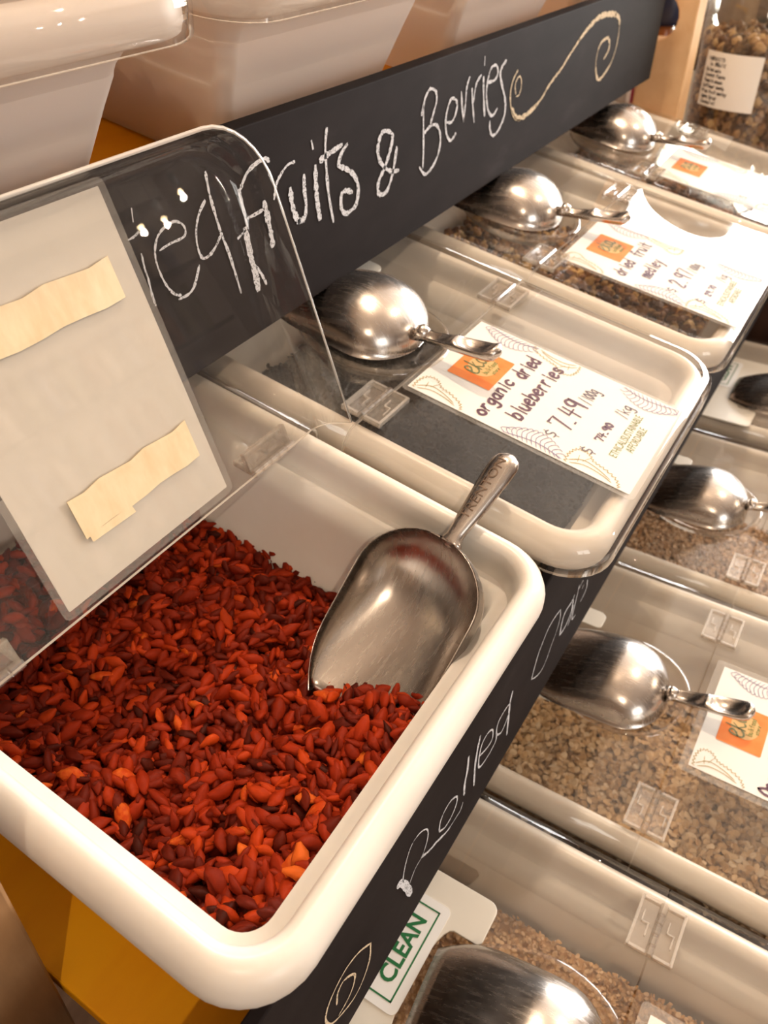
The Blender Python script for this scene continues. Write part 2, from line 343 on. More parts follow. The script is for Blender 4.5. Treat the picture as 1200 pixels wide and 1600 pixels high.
BOARD_STROKES = {"rolled":[[2,505,-1232,505,-1211,514,-1179,529,-1157,552,-1159,575,-1181,582,-1206,577,-1230,563,-1249,543,-1252,523,-1273],[4,563,-1249,589,-1271,616,-1285,645,-1305,664,-1313],[2,664,-1313,688,-1315,703,-1316,711,-1302],[10,491,-1213,508,-1244,529,-1314],[3,622,-1262,624,-1235,639,-1221,661,-1222,683,-1242,683,-1266,666,-1282,643,-1281,622,-1262],[5,718,-1171,718,-1211,712,-1242,714,-1278],[5,760,-1164,753,-1203,751,-1248,755,-1306],[3,769,-1231,799,-1246,820,-1245,817,-1214,797,-1197,774,-1200,766,-1227,769,-1267,789,-1281,816,-1283,839,-1276,840,-1254],[3,891,-1220,863,-1214,840,-1222,840,-1254,864,-1278,884,-1266,892,-1252],[5,896,-1192,891,-1220,894,-1263,898,-1325]],"oats":[[3,1001,-1268,1007,-1243,1019,-1210,1035,-1192,1052,-1176,1071,-1170,1097,-1171,1121,-1177],[2,1121,-1177,1128,-1210,1119,-1241,1100,-1264,1082,-1291,1059,-1302,1026,-1288,1001,-1268],[4,1208,-1213,1194,-1221,1166,-1219,1153,-1227,1149,-1249,1150,-1281],[4,1150,-1281,1173,-1285,1191,-1280,1209,-1260,1206,-1224],[3,1202,-1299,1215,-1277,1214,-1247],[3,1233,-1205,1231,-1231,1227,-1265,1225,-1289,1230,-1306,1248,-1309],[3,1233,-1216,1256,-1209],[3,1264,-1239,1270,-1234],[3,1295,-1241,1302,-1270,1289,-1281,1271,-1285]],"swirl":[[3,410,-1254,405,-1301,385,-1333,359,-1343,325,-1325,303,-1301,293,-1263,301,-1233,321,-1215,349,-1208,381,-1222,410,-1254],[3,320,-1269,325,-1239,342,-1233,366,-1268,359,-1300,341,-1313,321,-1314]]}
def font_text(body, size, bold=.0):
    cu = bpy.data.curves.new('txt', 'FONT'); cu.body = body; cu.size = size; cu.offset = bold; cu.resolution_u = 3
    o = bpy.data.objects.new('txt', cu); C.objects.link(o); bpy.context.view_layer.update()
    me = o.evaluated_get(bpy.context.evaluated_depsgraph_get()).to_mesh()
    V = [(v.co.x, v.co.y) for v in me.vertices]; F = [tuple(p.vertices) for p in me.polygons]
    bpy.data.objects.remove(o); bpy.data.curves.remove(cu)
    x0 = min(v[0] for v in V); x1 = max(v[0] for v in V)
    return V, F, x0, x1

# ================================================================== THE SETTING
def struct(name, V, F, mt):
    o = raw(name, V, F, mt); o['kind'] = 'structure'; return o
M_FLOOR = mat('floor_boards', (.16, .09, .05), .45)
n = noise(M_FLOOR, 3, 6, stretch=(1, 9, 1)); ramp(M_FLOOR, n.outputs[0], [(.3, (.10, .05, .03)), (.7, (.22, .13, .075))])
M_WALL = mat('dim_plaster', (.24, .17, .12), .8); M_WALLP = mat('pale_plaster', (.52, .45, .39), .8); M_CEIL = mat('ceiling_paint', (.70, .62, .54), .8)
X0, X1, Y0, Y1, H = -3.2, 4.6, -4.5, 1.35, 3.1
struct('floor', *box(X0, X1, Y0, Y1, -.06, 0), M_FLOOR)
struct('ceiling', *box(X0, X1, Y0, Y1, H, H + .06), M_CEIL)
struct('wall_back', *box(X0, X1, Y1, Y1 + .08, 0, H), M_WALL)
struct('wall_left', *box(X0 - .08, X0, Y0, Y1, 0, H), M_WALL)
def wall_with_hole(name, axis, c, a0, a1, h0, h1, w0, w1, d):
    """wall plate across axis at c, with a window opening a in h0..h1 and z in w0..w1"""
    P = []
    def bx(p0, p1, z0, z1): P.append(box(c, c + d, p0, p1, z0, z1) if axis == 'x' else box(p0, p1, c, c + d, z0, z1))
    bx(a0, h0, 0, H); bx(h1, a1, 0, H); bx(h0, h1, 0, w0); bx(h0, h1, w1, H)
    struct(name, *merge(*P), M_WALL if axis == 'x' else M_WALLP)
wall_with_hole('wall_right', 'x', X1, Y0, Y1, -2.2, .8, .85, 2.75, .08)
wall_with_hole('wall_front', 'y', Y0 - .08, X0, X1, -2.8, -.6, .9, 2.6, .08)
M_FRAME = mat('window_frame_paint', (.10, .06, .04), .5)
def window(name, axis, c, h0, h1, w0, w1, nb):
    P = []
    def bx(p0, p1, z0, z1):
        P.append(box(c - .03, c + .03, p0, p1, z0, z1) if axis == 'x' else box(p0, p1, c - .03, c + .03, z0, z1))
    bx(h0, h1, w0, w0 + .06); bx(h0, h1, w1 - .06, w1); bx(h0, h0 + .05, w0, w1); bx(h1 - .05, h1, w0, w1)
    for k in range(1, nb): x = h0 + (h1 - h0) * k / nb; bx(x - .025, x + .025, w0, w1)
    bx(h0, h1, w0 + (w1 - w0) * .66, w0 + (w1 - w0) * .66 + .04)
    struct(name, *merge(*P), M_FRAME)
window('window_1', 'x', 4.46, -2.2, .8, .85, 2.75, 3)
window('fill_window', 'y', -4.36, -2.8, -.6, .9, 2.6, 2)  # unseen window, added to frame the front-left fill

# pendant bulbs (warm), seen mirrored in the open lid and on the scoops; the last is unseen added fill
M_BULB = mat('glowing_bulb', (1, .8, .5), .5, emit=(1.0, .70, .38), es=90)
M_CORD = mat('black_cord', (.02, .02, .02), .5)
def pendant(loc, label, power):
    e = bpy.data.objects.new('pendant_lamp', None); C.objects.link(e); e.location = loc; tag(e, label, 'lamp', 'pendant bulbs')
    bm = bmesh.new(); bmesh.ops.create_uvsphere(bm, u_segments=16, v_segments=10, radius=.013)
    me = bpy.data.meshes.new('bulb'); bm.to_mesh(me); bm.free(); me.materials.append(M_BULB)
    o = bpy.data.objects.new('bulb', me); C.objects.link(o); o.parent = e
    raw('socket', *tube([(0, 0, .03), (0, 0, .10)], .02, 10), M_CORD, e)
    raw('cord', *tube([(0, 0, .10), (0, 0, H - loc[2])], .004, 6), M_CORD, e)
    l = bpy.data.lights.new('pendant_glow', 'POINT'); l.energy = power; l.color = (1.0, .80, .60); l.shadow_soft_size = .012
    lo = bpy.data.objects.new('pendant_glow', l); C.objects.link(lo); lo.parent = e; lo.location = (0, 0, -.03)
pendant((3.02, -2.55, 1.97), 'warm glowing pendant bulb nearest the far window', 14)
pendant((2.81, -2.72, 1.92), 'warm glowing pendant bulb in the middle of the cluster', 14)
pendant((2.92, -2.66, 1.90), 'warm glowing pendant bulb hanging lowest in the cluster', 14)
pendant((0.95, .30, 2.85), 'warm glowing pendant bulb hanging right above the bins', 70)
pendant((1.9, -.9, 2.85), 'warm glowing pendant bulb over the aisle before the bins', 28)
pendant((-.8, -.7, 2.4), 'added warm pendant bulb, unseen, filling in light from the left', 32)  # added fill for the mustard board and the card back

# ================================================================== SHELF CARPENTRY
def plank(name, label, x0, x1, v0, v1, ntop, frame, mt, th=.05):
    V, F = box(x0, x1, v0, v1, ntop - th, ntop)
    o = single(name, label, 'shelf', frame, ((x0 + x1) / 2, (v0 + v1) / 2, ntop), V, F, mt); bevelled(o, .0015); return o
plank('shelf_board', 'mustard yellow painted sloping board under the middle row of bins', .133, 3.74, .105, 1.30, -1.402, FA, M_YELLOW)
plank('shelf_board', 'mustard yellow painted board under the uppermost row of white bins', -.9, 3.74, .10, 1.30, -1.402, FC, M_YELLOW)
plank('reflection_blocker', 'added dark brown board beneath the mustard middle shelf, darkening the scoop reflections', .14, 3.74, .12, 1.28, -1.4525, FA, M_DARKW, .03)  # added to keep the yellow underside out of the scoops' reflections
plank('reflection_blocker', 'added dark brown board beneath the mustard upper shelf, darkening the scoop reflections', -.9, 3.74, .11, 1.28, -1.4525, FC, M_DARKW, .03)  # added likewise under the upper shelf, for darker reflections
plank('shelf_board', 'dark brown board under the bottom row of grain bins', -.9, 3.9, -.45, .75, -2.105, FB, M_DARKW)
o = single('shelf_upright', 'brown wooden upright board left of the berry bin, blurred', 'upright', FA, (0, .45, -2.3), *box(-.5, .124, .42, .47, -2.6, -.80), M_BROWN); bevelled(o)
o = single('end_upright', 'dark brown wooden end board past the last grain bin', 'upright', FL, (3.76, .5, -2.0), *box(3.78, 3.82, -.5, 1.2, -3.6, -1.42), M_DARKW); bevelled(o)
o = single('jar_shelf', 'dark wooden shelf board carrying the granola jars', 'shelf', FL, (4.4, .9, -1.3), *box(3.84, 5.6, .35, 1.7, -1.36, -1.30), M_DARKW); bevelled(o)
o = single('wooden_counter', 'brown wooden counter edge beyond the last grain bin', 'counter', FL, (4.5, 0, -1.7), *box(3.86, 5.6, -.9, .30, -1.95, -1.86), M_BROWN); bevelled(o)

def strokes_mesh(lst, wob=.35, k=1.45):
    V, F = [], []
    for s in lst:
        P = [(s[i] / 1000., s[i + 1] / 1000.) for i in range(1, len(s), 2)]
        ribbon(P, s[0] / 1000. * k, V, F, 5, wob)
    return V, F
# signboard above the middle row
sg = Thing('chalkboard_sign', 'long black chalkboard sign lettered Dried Fruits & Berries above the middle bins', 'sign', FL, (1.6, 1.0, -.74))
def signbox(P, y0, y1):
    n = len(P); V = [(x, y0, z) for x, z in P] + [(x, y1, z) for x, z in P]
    F = [tuple(range(n)), tuple(range(n, 2 * n))[::-1]] + [(k, n + k, n + (k + 1) % n, (k + 1) % n) for k in range(n)]
    return V, F
bevelled(sg.part('board', *signbox([(-.6, -.765), (1.25, -.742), (3.45, -.716), (3.612, -.716), (3.648, -.372), (1.6, -.366), (-.6, -.345)], 1.0, 1.045), M_CHALKB), .0012)
for word, mt in (('dried', M_CHALK), ('fruits', M_CHALK), ('ampersand', M_CHALK), ('berries', M_CHALK), ('swirl', M_CHALKC)):
    V, F = strokes_mesh(SIGN_STROKES[word])
    if word == 'dried':      # the letters behind the card
        ribbon([(.53, -.43), (.54, -.55), (.545, -.67)], .008, V, F); ribbon([(.47, -.44), (.58, -.43), (.66, -.52), (.62, -.64), (.5, -.68)], .008, V, F)
        ribbon([(.74, -.52), (.75, -.64)], .007, V, F); ribbon([(.745, -.56), (.78, -.53), (.81, -.53)], .007, V, F)
    sg.part('chalk_lettering' if word != 'swirl' else 'chalk_swirl', [(x, .9985, z) for x, z in V], F, mt)

bd = Thing('chalkboard_sign', 'narrow black chalkboard strip lettered Rolled Oats between the two rows of bins', 'sign', FL, (1.2, .328, -1.54))
bevelled(bd.part('board', *box(-.5, 3.74, .328, .350, -1.543, -1.105), M_CHALKB), .0012)
KB = .328 / .3
for word in ('rolled', 'oats', 'swirl'):
    V, F = strokes_mesh([[s[0] * KB] + [c * KB for c in s[1:]] for s in BOARD_STROKES[word]], .25)
    bd.part('chalk_lettering' if word != 'swirl' else 'chalk_swirl', [(x, .3265, z) for x, z in V], F, M_CHALK if word != 'swirl' else M_CHALKC)

# ================================================================== BINS
TUB_PROFILE = [(.175, -.400), (.165, -.395), (.095, -.15), (.086, -.084), (.012, -.082), (.002, -.076), (.000, -.064), (.002, -.046), (.009, -.030), (.020, -.018), (.034, -.012),
               (.046, -.018), (.053, -.030), (.057, -.055), (.063, -.100), (.078, -.112), (.090, -.130), (.110, -.20), (.155, -.375), (.172, -.388)]
STEEP_PROFILE = [(.145, -.400), (.135, -.395), (.090, -.15), (.080, -.084)] + TUB_PROFILE[4:11] + [(.046, -.018), (.052, -.030), (.055, -.050), (.057, -.085), (.064, -.095), (.066, -.110), (.070, -.20), (.095, -.372), (.115, -.388)]
def tub(label, frame, x0, x1, y0, y1, mt=None, cat='bin', lift=0., group=None, prof=None):
    T = Thing('storage_bin', label, cat, frame, ((x0 + x1) / 2, (y0 + y1) / 2, frame_base(frame) - .40 + lift), group)
    z = frame_base(frame) + lift; loops = []
    for k, (i, zz) in enumerate(prof or TUB_PROFILE):
        r = max(.105 - i * .75, .03)
        loops.append([(x, y, z + zz) for x, y in rrect(x0 + i, x1 - i, y0 + i, y1 - i, r, 8)])
    T.part('tub', *loft(loops, True, True), mt or M_TUB, smooth=True)
    return T
def frame_base(fr): return -1.7 if fr is FB else -1.0
COVER = [(-.002, -.079)] + [(.040 * (1 - math.cos(math.radians(a))) , -.042 + .042 * math.sin(math.radians(a))) for a in range(0, 91, 9)]
def cover_half(x0, x1, y0, y1, yc, front, z):
    """one half of the moulded clear cover, cut at the crease, as a bmesh surface"""
    loops = []
    for i, zz in COVER: loops.append([(x, y, z + zz) for x, y in rrect(x0 + i, x1 - i, y0 + i, y1 - i, max(.115 - i, .03), 8)])
    V, F = loft(loops, False, True)
    V.append(((x0 + x1) / 2, (y0 + y1) / 2, z)); c = len(V) - 1; n = len(loops[0]); k0 = (len(loops) - 1) * n
    F.append(tuple(k0 + k for k in range(n)))
    bm = bmesh.new(); vs = [bm.verts.new(v) for v in V[:-1]]
    for f in F:
        try: bm.faces.new([vs[i] for i in f])
        except ValueError: pass
    bm.normal_update()
    bmesh.ops.bisect_plane(bm, geom=bm.verts[:] + bm.edges[:] + bm.faces[:], plane_co=(0, yc, 0), plane_no=(0, 1, 0), clear_outer=front, clear_inner=not front)
    bmesh.ops.recalc_face_normals(bm, faces=bm.faces[:])
    if max(bm.faces, key=lambda f: f.calc_area()).normal.z < 0:
        for f in bm.faces: f.normal_flip()
    bm.verts.index_update()
    V = [tuple(v.co) for v in bm.verts]; F = [tuple(v.index for v in f.verts) for f in bm.faces]; bm.free()
    return V, F
def solid(o, th=.0026):
    s = o.modifiers.new('thickness', 'SOLIDIFY'); s.thickness = th; s.offset = -1; s.material_offset_rim = 1; s.use_even_offset = True
    return o
def flap_map(yc, z, frame):
    """maps frame coordinates of the closed flap to those of the flap turned up about its crease"""
    a = math.pi - TH
    def f(p):
        d = yc - p[1]; h = p[2] - z
        return (p[0], yc + d * math.cos(a) + h * math.sin(a), z + d * math.sin(a) - h * math.cos(a))
    # closed: forward = -v, up = n ; opened: forward -> (cos a) v + (sin a) n, up -> (sin a) v - (cos a) n
    return f
def hinge_parts(T, parent, cx, yc, z, mp=None):
    """two moulded leaves with raised rims and a ribbed barrel"""
    hw, d = .058, .044
    def leaf(sgn):
        P = [box(cx - hw, cx + hw, yc + sgn * .006, yc + sgn * d, z + .001, z + .005)]
        y0, y1 = sorted((yc + sgn * .008, yc + sgn * d)); zt = z + .012
        P += [box(cx - hw, cx - hw + .006, y0, y1, z + .001, zt), box(cx + hw - .006, cx + hw, y0, y1, z + .001, zt), box(cx - hw, cx + hw, yc + sgn * d - .003, yc + sgn * d + .003, z + .001, zt)]
        ym = yc + sgn * .026      # the moulded S-shaped key
        P += [box(cx - .024, cx + .004, ym - .009, ym - .006, z + .004, z + .009), box(cx + .002, cx + .005, ym - .009, ym + .007, z + .004, z + .009), box(cx + .004, cx + .028, ym + .005, ym + .008, z + .004, z + .009)]
        V, F = merge(*P); F = [f if True else f for f in F]
        if sgn < 0 and mp: V = [mp(v) for v in V]
        return V, F
    V, F = leaf(1); h = T.part('hinge', V, F, M_HINGE, parent, edgemat=M_HRIM)
    for p in h.data.polygons[6:]: p.material_index = 1
    V, F = leaf(-1); V = [((Vector(v) - T.org) * S) for v in V]
    h2 = raw('hinge_leaf', V, F, M_HINGE, h, edgemat=M_HRIM)
    for p in h2.data.polygons[6:]: p.material_index = 1
    zb = z + .007; B = []
    for k in range(5):
        a = cx - hw + k * hw * .4; B.append(tube([(a + .001, yc, zb), (a + hw * .4 - .001, yc, zb)], .0085, 10))
    V, F = merge(*B); V = [((Vector(v) - T.org) * S) for v in V]
    raw('hinge_barrel', V, F, M_HINGE, h, smooth=False)
def lid(label, frame, x0, x1, y0, y1, yc, open_=False, group=None, well=None, hx=.152):
    z = frame_base(frame) + .0
    T = Thing('bin_lid', label, 'lid', frame, ((x0 + x1) / 2, yc, z), group)
    V, F = cover_half(x0, x1, y0, y1, yc + .002, False, z)
    solid(T.part('rear_panel', V, F, M_CLEAR, edgemat=M_EDGE, smooth=False))
    def shoulders(o):
        big = max(o.data.polygons, key=lambda p: p.area)
        for p in o.data.polygons: p.use_smooth = p.index != big.index
    V, F = cover_half(x0, x1, y0, y1, yc - .002, True, z)
    mp = flap_map(yc, z, frame) if open_ else None
    if mp: V = [mp(v) for v in V]
    fl = solid(T.part('front_flap', V, F, M_CLEAR, edgemat=M_EDGE))
    for o in [c for c in T.e.children if c.type == 'MESH']: shoulders(o)
    for cx in (x0 + .112, x1 - hx): hinge_parts(T, T.e, cx, yc, z, mp)
    if well is not None:
        cx, y2 = well; cy = y2 + .165; loops = []
        for off, zz in ((.036, .001), (.034, .006), (.026, .008), (.020, .004), (.016, -.010), (.012, -.030), (.0, -.042), (-.06, -.046)):
            loops.append([(cx + (.128 + off) * math.cos(a) * (1 - .12 * math.sin(a)), cy + (.165 + off) * math.sin(a), z + zz) for a in [2 * math.pi * k / 40 for k in range(40)]])
        V, F = loft(loops, False); F.append(tuple(range(7 * 40, 8 * 40)))
        T.part('scoop_well', V, F, M_WELL, smooth=True)
    return T

# ---- the U-notched plastic scoop holder, with or without a visible CLEAN label
def holder(label, frame, x0, x1, yfront, n0, n1, notch, yback, lab=None, z=None):
    z = frame_base(frame) + .002 if z is None else z
    T = Thing('scoop_holder', label, 'scoop holder', frame, ((x0 + x1) / 2, (yfront + yback) / 2, z))
    P = []; r = .022
    def arc(cx, cy, r, a0, a1, k=6): return [(cx + r * math.cos(math.radians(a0 + (a1 - a0) * i / k)), cy + r * math.sin(math.radians(a0 + (a1 - a0) * i / k))) for i in range(k + 1)]
    P += arc(x0 + r, yback - r, r, 90, 180)[:0] + [(x0, yback)]
    P += arc(x0 + r, yfront + r, r, 180, 270)
    P += arc(n0 - .012, yfront + .012, .012, 270, 360, 3)
    nc = (n0 + n1) / 2; rr = (n1 - n0) / 2
    for k in range(0, 13):
        a = math.radians(180 - 180 * k / 12); P.append((nc + rr * math.cos(a), yfront + .02 + notch * .45 + (notch * .55 - .02) * math.sin(a)))
    P += arc(n1 + .012, yfront + .012, .012, 180, 270, 3)
    P += arc(x1 - r, yfront + r, r, 270, 360)
    P += [(x1, yback)]
    V, F = prism(P, z, z + .006); bevelled(T.part('plate', V, F, M_PLATE), .0006)
    if lab:
        lx0, lx1, ly0, ly1 = lab; zl = z + .0065
        V, F = prism(rrect(lx0 - .018, lx1 + .018, ly0 - .018, ly1 + .018, .014, 4), zl, zl + .0012); lo = T.part('label', V, F, M_LABEL)
        zt = zl + .0018; B = []
        for a in ((lx0, lx1, ly0, ly0 + .0035), (lx0, lx1, ly1 - .0035, ly1), (lx0, lx0 + .0035, ly0, ly1), (lx1 - .0035, lx1, ly0, ly1)):
            B.append(([(a[0], a[2], zt), (a[1], a[2], zt), (a[1], a[3], zt), (a[0], a[3], zt)], [(0, 1, 2, 3)]))
        V, F = merge(*B); T.part('label_border', V, F, M_GREEN, lo); lo2 = T
        tv, tf, a0, a1 = font_text('CLEAN', .046, .0012); k = (lx1 - lx0) * .72 / (a1 - a0)
        T.part('label_lettering', [(lx0 + (lx1 - lx0) * .14 + (x - a0) * k, ly0 + .017 + y * k, zt) for x, y in tv], tf, M_GREEN, lo)
    return T

# ---- scoop
def scoop_mesh():
    L, W, D = .36, .134, .108; ns, nc = 22, 16
    outer, inner = [], []
    def wd(s):
        if s < .30: a = 1 - (1 - s / .30) ** 2; w_ = W * math.sqrt(max(a, 0))
        elif s < .62: w_ = W
        else: w_ = W * (1 - .34 * ((s - .62) / .38) ** 2.4)
        if s < .40: d = D * math.sqrt(max(1 - (1 - s / .40) ** 2, 0))
        else: d = D * (1 - .80 * ((s - .40) / .60) ** 1.35)
        return max(w_, .004), max(d, .003)
    V, F = [], []
    th = .004
    for side in (0, 1):
        for i in range(ns + 1):
            s = (1 - math.cos(math.pi * .5 * i / ns)) if i < ns * .5 else None
            s = (i / ns) ** 1.5
            w_, d = wd(s); x = L * s
            if side: w_ = max(w_ - th, .001); d = max(d - th, .001); x = max(x, th * (1 if i < 3 else .0)) if i < 3 else x
            for k in range(nc + 1):
                a = math.pi * k / nc
                V.append((x, w_ * math.copysign(abs(math.cos(a)) ** .9, math.cos(a)), -d * math.sin(a) ** .85 if 0 < k < nc else 0.))
    n1 = (ns + 1) * (nc + 1)
    for i in range(ns):
        for k in range(nc):
            a = i * (nc + 1) + k; q = (a, a + 1, a + nc + 2, a + nc + 1)
            F.append(q); F.append(tuple(n1 + j for j in q[::-1]))
        for k in (0, nc):
            a = i * (nc + 1) + k; q = (a, a + nc + 1, n1 + a + nc + 1, n1 + a); F.append(q if k == nc else q[::-1])
    for k in range(nc):
        a = ns * (nc + 1) + k; F.append((a, a + 1, n1 + a + 1, n1 + a))
    bowl = (V, F)
    # handle: neck, finger-moulded grip with a rounded end; hollowed on the dome side
    st = []
    for i in range(25):
        s = i / 24; x = -.198 * s + .006
        hw = .015 + .014 * min(1, max(0, (s - .05) / .7)) ** .8 + (.012 * math.exp(-(s / .05) ** 2))
        if s > .86: hw *= math.sqrt(max(1 - ((s - .86) / .145) ** 2, .02))
        zc = -.038 - .042 * s; th2 = .016 + .007 * s
        if s > .9: th2 *= math.sqrt(max(1 - ((s - .9) / .105) ** 2, .05))
        groove = .028 * abs(math.sin(math.pi * (s * 2.1 + .05))) ** .7 * (1 if .08 < s < .93 else .15)
        loop = []
        for k in range(20):
            a = 2 * math.pi * k / 20; y = hw * math.cos(a); zz = zc + th2 * math.sin(a)
            if math.sin(a) < 0: zz += groove * (1 - (y / hw) ** 2) ** 1.0
            loop.append((x, y, zz))
        st.append(loop)
    return bowl, loft(st, True, True), [(x, y) for x, y in []]
BOWL, HANDLE, _ = scoop_mesh()
def handle_top(x):
    s = (.006 - x) / .198
    hw = .015 + .014 * min(1, max(0, (s - .05) / .7)) ** .8
    return hw, -.038 - .042 * s, .016 + .007 * s
proto = {}
def scoop(label, frame, pos, R, writing=False, size=1.0):
    e = bpy.data.objects.new('metal_scoop', None); C.objects.link(e)
    M = R.to_4x4() @ Matrix.Scale(size, 4); M.translation = frame.at(*pos); e.matrix_world = M
    tag(e, label, 'scoop', 'metal scoops')
    if not proto:
        sc = lambda V: [Vector(v) * S for v in V]
        b = raw('bowl', sc(BOWL[0]), BOWL[1], M_STEEL, e, True); h = raw('handle', sc(HANDLE[0]), HANDLE[1], M_STEEL, e, True)
        c = raw('handle_collar', sc(tube([(.010, 0, -.046), (.002, 0, -.044), (-.016, 0, -.042)], [.013, .0185, .0155], 14)[0]), tube([(.010, 0, -.046), (.002, 0, -.044), (-.016, 0, -.042)], [.013, .0185, .0155], 14)[1], M_STEEL, e, True)
        proto.update(b=b, h=h, c=c)
    else:
        for k in 'bhc':
            o = proto[k].copy(); C.objects.link(o); o.parent = e
            if k == 'h': e['_h'] = 1; del e['_h']; hh = o
        h = hh
    if writing:
        tv, tf, a0, a1 = font_text('TRENTON', .03, 0); k = .130 / (a1 - a0); V = []
        for x, y in tv:
            xx = -.046 - (x - a0) * k; yy = -(y * k * .95 - .0105); hw, zc, th = handle_top(xx)
            V.append(Vector((xx, yy, zc + th * math.sqrt(max(1 - (yy / hw) ** 2, .02)) + .0012)) * S)
        raw('stamped_lettering', V, tf, mat('stamped_grooves', (.22, .16, .12), .5, .6), h)
    return e

# ---- price cards
def card(label, frame, T0, org_xy, z, mp, name_lines, price, per, kilo, ang=0., back=False, handwritten_cap=False, sleeve=.012, faint=1.):
    """card-local x 0..350 (along the shelf), y 0..510 (away from the customer)"""
    ca, sa = math.cos(ang), math.sin(ang)
    def P(x, y, h): 
        q = (org_xy[0] + x * ca - y * sa, org_xy[1] + x * sa + y * ca, z + h); return mp(q) if mp else q
    T = Thing('price_card', label, 'price card', frame, P(.175, .255, 0))
    def flat(V2, F2, h): return [P(x, y, h) for x, y in V2], F2
    s = sleeve
    def plate(nm, x0, x1, y0, y1, r, h0, h1, mt, par=None):
        Q = rrect(x0, x1, y0, y1, r, 3); n = len(Q); V = [P(x, y, h0) for x, y in Q] + [P(x, y, h1) for x, y in Q]
        F = [tuple(range(n))[::-1], tuple(range(n, 2 * n))] + [(k, (k + 1) % n, n + (k + 1) % n, n + k) for k in range(n)]
        return T.part(nm, V, F, mt, par)
    plate('laminate_sleeve', -s, .35 + s, -s, .51 + s, .012, .0005, .0016, M_SLEEVE)
    cardp = plate('card', 0, .35, 0, .51, .002, .0018, .0032, M_CARDBACK if back else M_CARD)
    h = .0040
    def add(nm, V, F, mt, hh=h, par=None, lab=None):
        if V: T.part(nm, [P(x, y, hh) for x, y in V], F, mt, par, label=lab)
    # logo
    Q = rrect(.108, .242, .367, .473, .003, 2); add('logo', Q, [tuple(range(len(Q)))], M_ORANGE)
    Q = [(.180 + .040 * math.cos(a), .418 + .034 * math.sin(a)) for a in [2 * math.pi * k / 28 for k in range(28)]]; add('logo_disc', Q, [tuple(range(28))], M_BEIGE, h + .0004)
    V, F = [], []
    for st in ([(.142, .428), (.155, .436), (.158, .446), (.149, .449), (.143, .436), (.145, .418), (.156, .416), (.166, .425)], [(.170, .462), (.168, .440), (.167, .416)], [(.166, .430), (.178, .445)], [(.170, .431), (.180, .418), (.188, .422)],
               [(.208, .440), (.198, .446), (.190, .434), (.196, .420), (.206, .426)], [(.209, .446), (.207, .424), (.214, .418), (.220, .424)]):
        ribbon(st, .0045, V, F, 4, .3)
    add('logo_lettering', V, F, M_OLIVE, h + .0008)
    V, F = [], []; write('bulkfood', .158, .398, .013, .0022, V, F, sx=.75); write('store', .170, .384, .010, .002, V, F, sx=.8); add('logo_caption', V, F, M_OLIVEL, h + .0008)
    # product name, prices
    for (tx, x, y, hh, sl, sx) in name_lines:
        V, F = [], []; write(tx, x, y, hh, .0068, V, F, slant=sl, sx=sx, jitter=.06); add('handwritten_word', V, F, M_INK)
    if price is None: price = ('', 0, 0, .01, 1); kilo = price; per = ''
    V, F = [], []; write(price[0], *price[1:4], .0072, V, F, slant=.05, sx=price[4]); add('handwritten_price', V, F, M_INK)
    V, F = [], []; write(kilo[0], *kilo[1:4], .0058, V, F, sx=kilo[4]); add('handwritten_price', V, F, M_INK)
    for tx, x, y, hh, sx in (('$', .060, .187, .026, 1), ('$', .062, .105, .026, 1), (per, .222, .172, .030, .56), ('/kg', .232, .090, .028, .75)):
        V, F = [], []; write(tx, x, y, hh, .0036, V, F, sx=sx); add('printed_unit', V, F, M_GREYINK)
    V, F = [], []
    for tx, x0, x1, y in (('ETHICAL|SUSTAINABLE', .088, .262, .060), ('AFFORDABLE', .126, .225, .038)):
        tv, tf, a0, a1 = font_text(tx, .02); k = (x1 - x0) / (a1 - a0); b = len(V)
        V += [(x0 + (x - a0) * k, y + yy * k * 1.5) for x, yy in tv]; F += [tuple(i + b for i in f) for f in tf]
    add('printed_motto', V, F, M_OLIVEL)
    # leaf drawings
    def zig(P0, n, amp):
        Pn = catmull(P0, n); out = []
        for i, p in enumerate(Pn):
            a, b_ = Pn[max(i - 1, 0)], Pn[min(i + 1, len(Pn) - 1)]; dx, dy = b_[0] - a[0], b_[1] - a[1]; l = math.hypot(dx, dy) or 1; q = amp if i % 2 else -amp
            out.append((p[0] - dy / l * q, p[1] + dx / l * q))
        return out
    def clipc(Pn): return [(min(max(x, .002), .348), min(max(y, .002), .508)) for x, y in Pn]
    lw = .0024
    def lettuce(f):
        V, F = [], []
        o_ = [(.005, .500), (.035, .502), (.060, .492), (.062, .470), (.045, .452), (.038, .425), (.024, .395), (.004, .382)]
        ribbon([f(p) for p in clipc(zig(o_, 6, .003))], lw, V, F, 1)
        for st in ([(.008, .490), (.02, .465), (.018, .43), (.008, .40)], [(.015, .495), (.034, .470), (.028, .435), (.014, .405)], [(.022, .478), (.042, .482)], [(.030, .470), (.046, .462)]): ribbon([f(p) for p in st], lw * .8, V, F, 3)
        add('leaf_drawing', V, F, M_LINE)
    lettuce(lambda p: p); lettuce(lambda p: (p[0], p[1] - .358)); lettuce(lambda p: (.35 - p[0] * .95, .745 - p[1] * 1.0 - .0) if .745 - p[1] < .505 else (.35 - p[0], .36))
    def feather(f):
        V, F = [], []
        for k in range(13):
            y = .29 - k * .0105; a = .050 * math.sin(math.pi * (k + 1.5) / 15) + .006
            ribbon([f((.003, y - .012)), f((a * .55, y)), f((a, y - .010)), f((a * .9, y - .018))], lw * .8, V, F, 3)
        ribbon([f((.002, .28)), f((.018, .21)), f((.006, .15))], lw, V, F, 3)
        add('feather_drawing', V, F, M_LILAC)
    feather(lambda p: p); feather(lambda p: (.348 - p[0], p[1] + .20)); feather(lambda p: (.348 - p[0], .275 - p[1] + .01 if .275 - p[1] > 0 else .004))
    return T
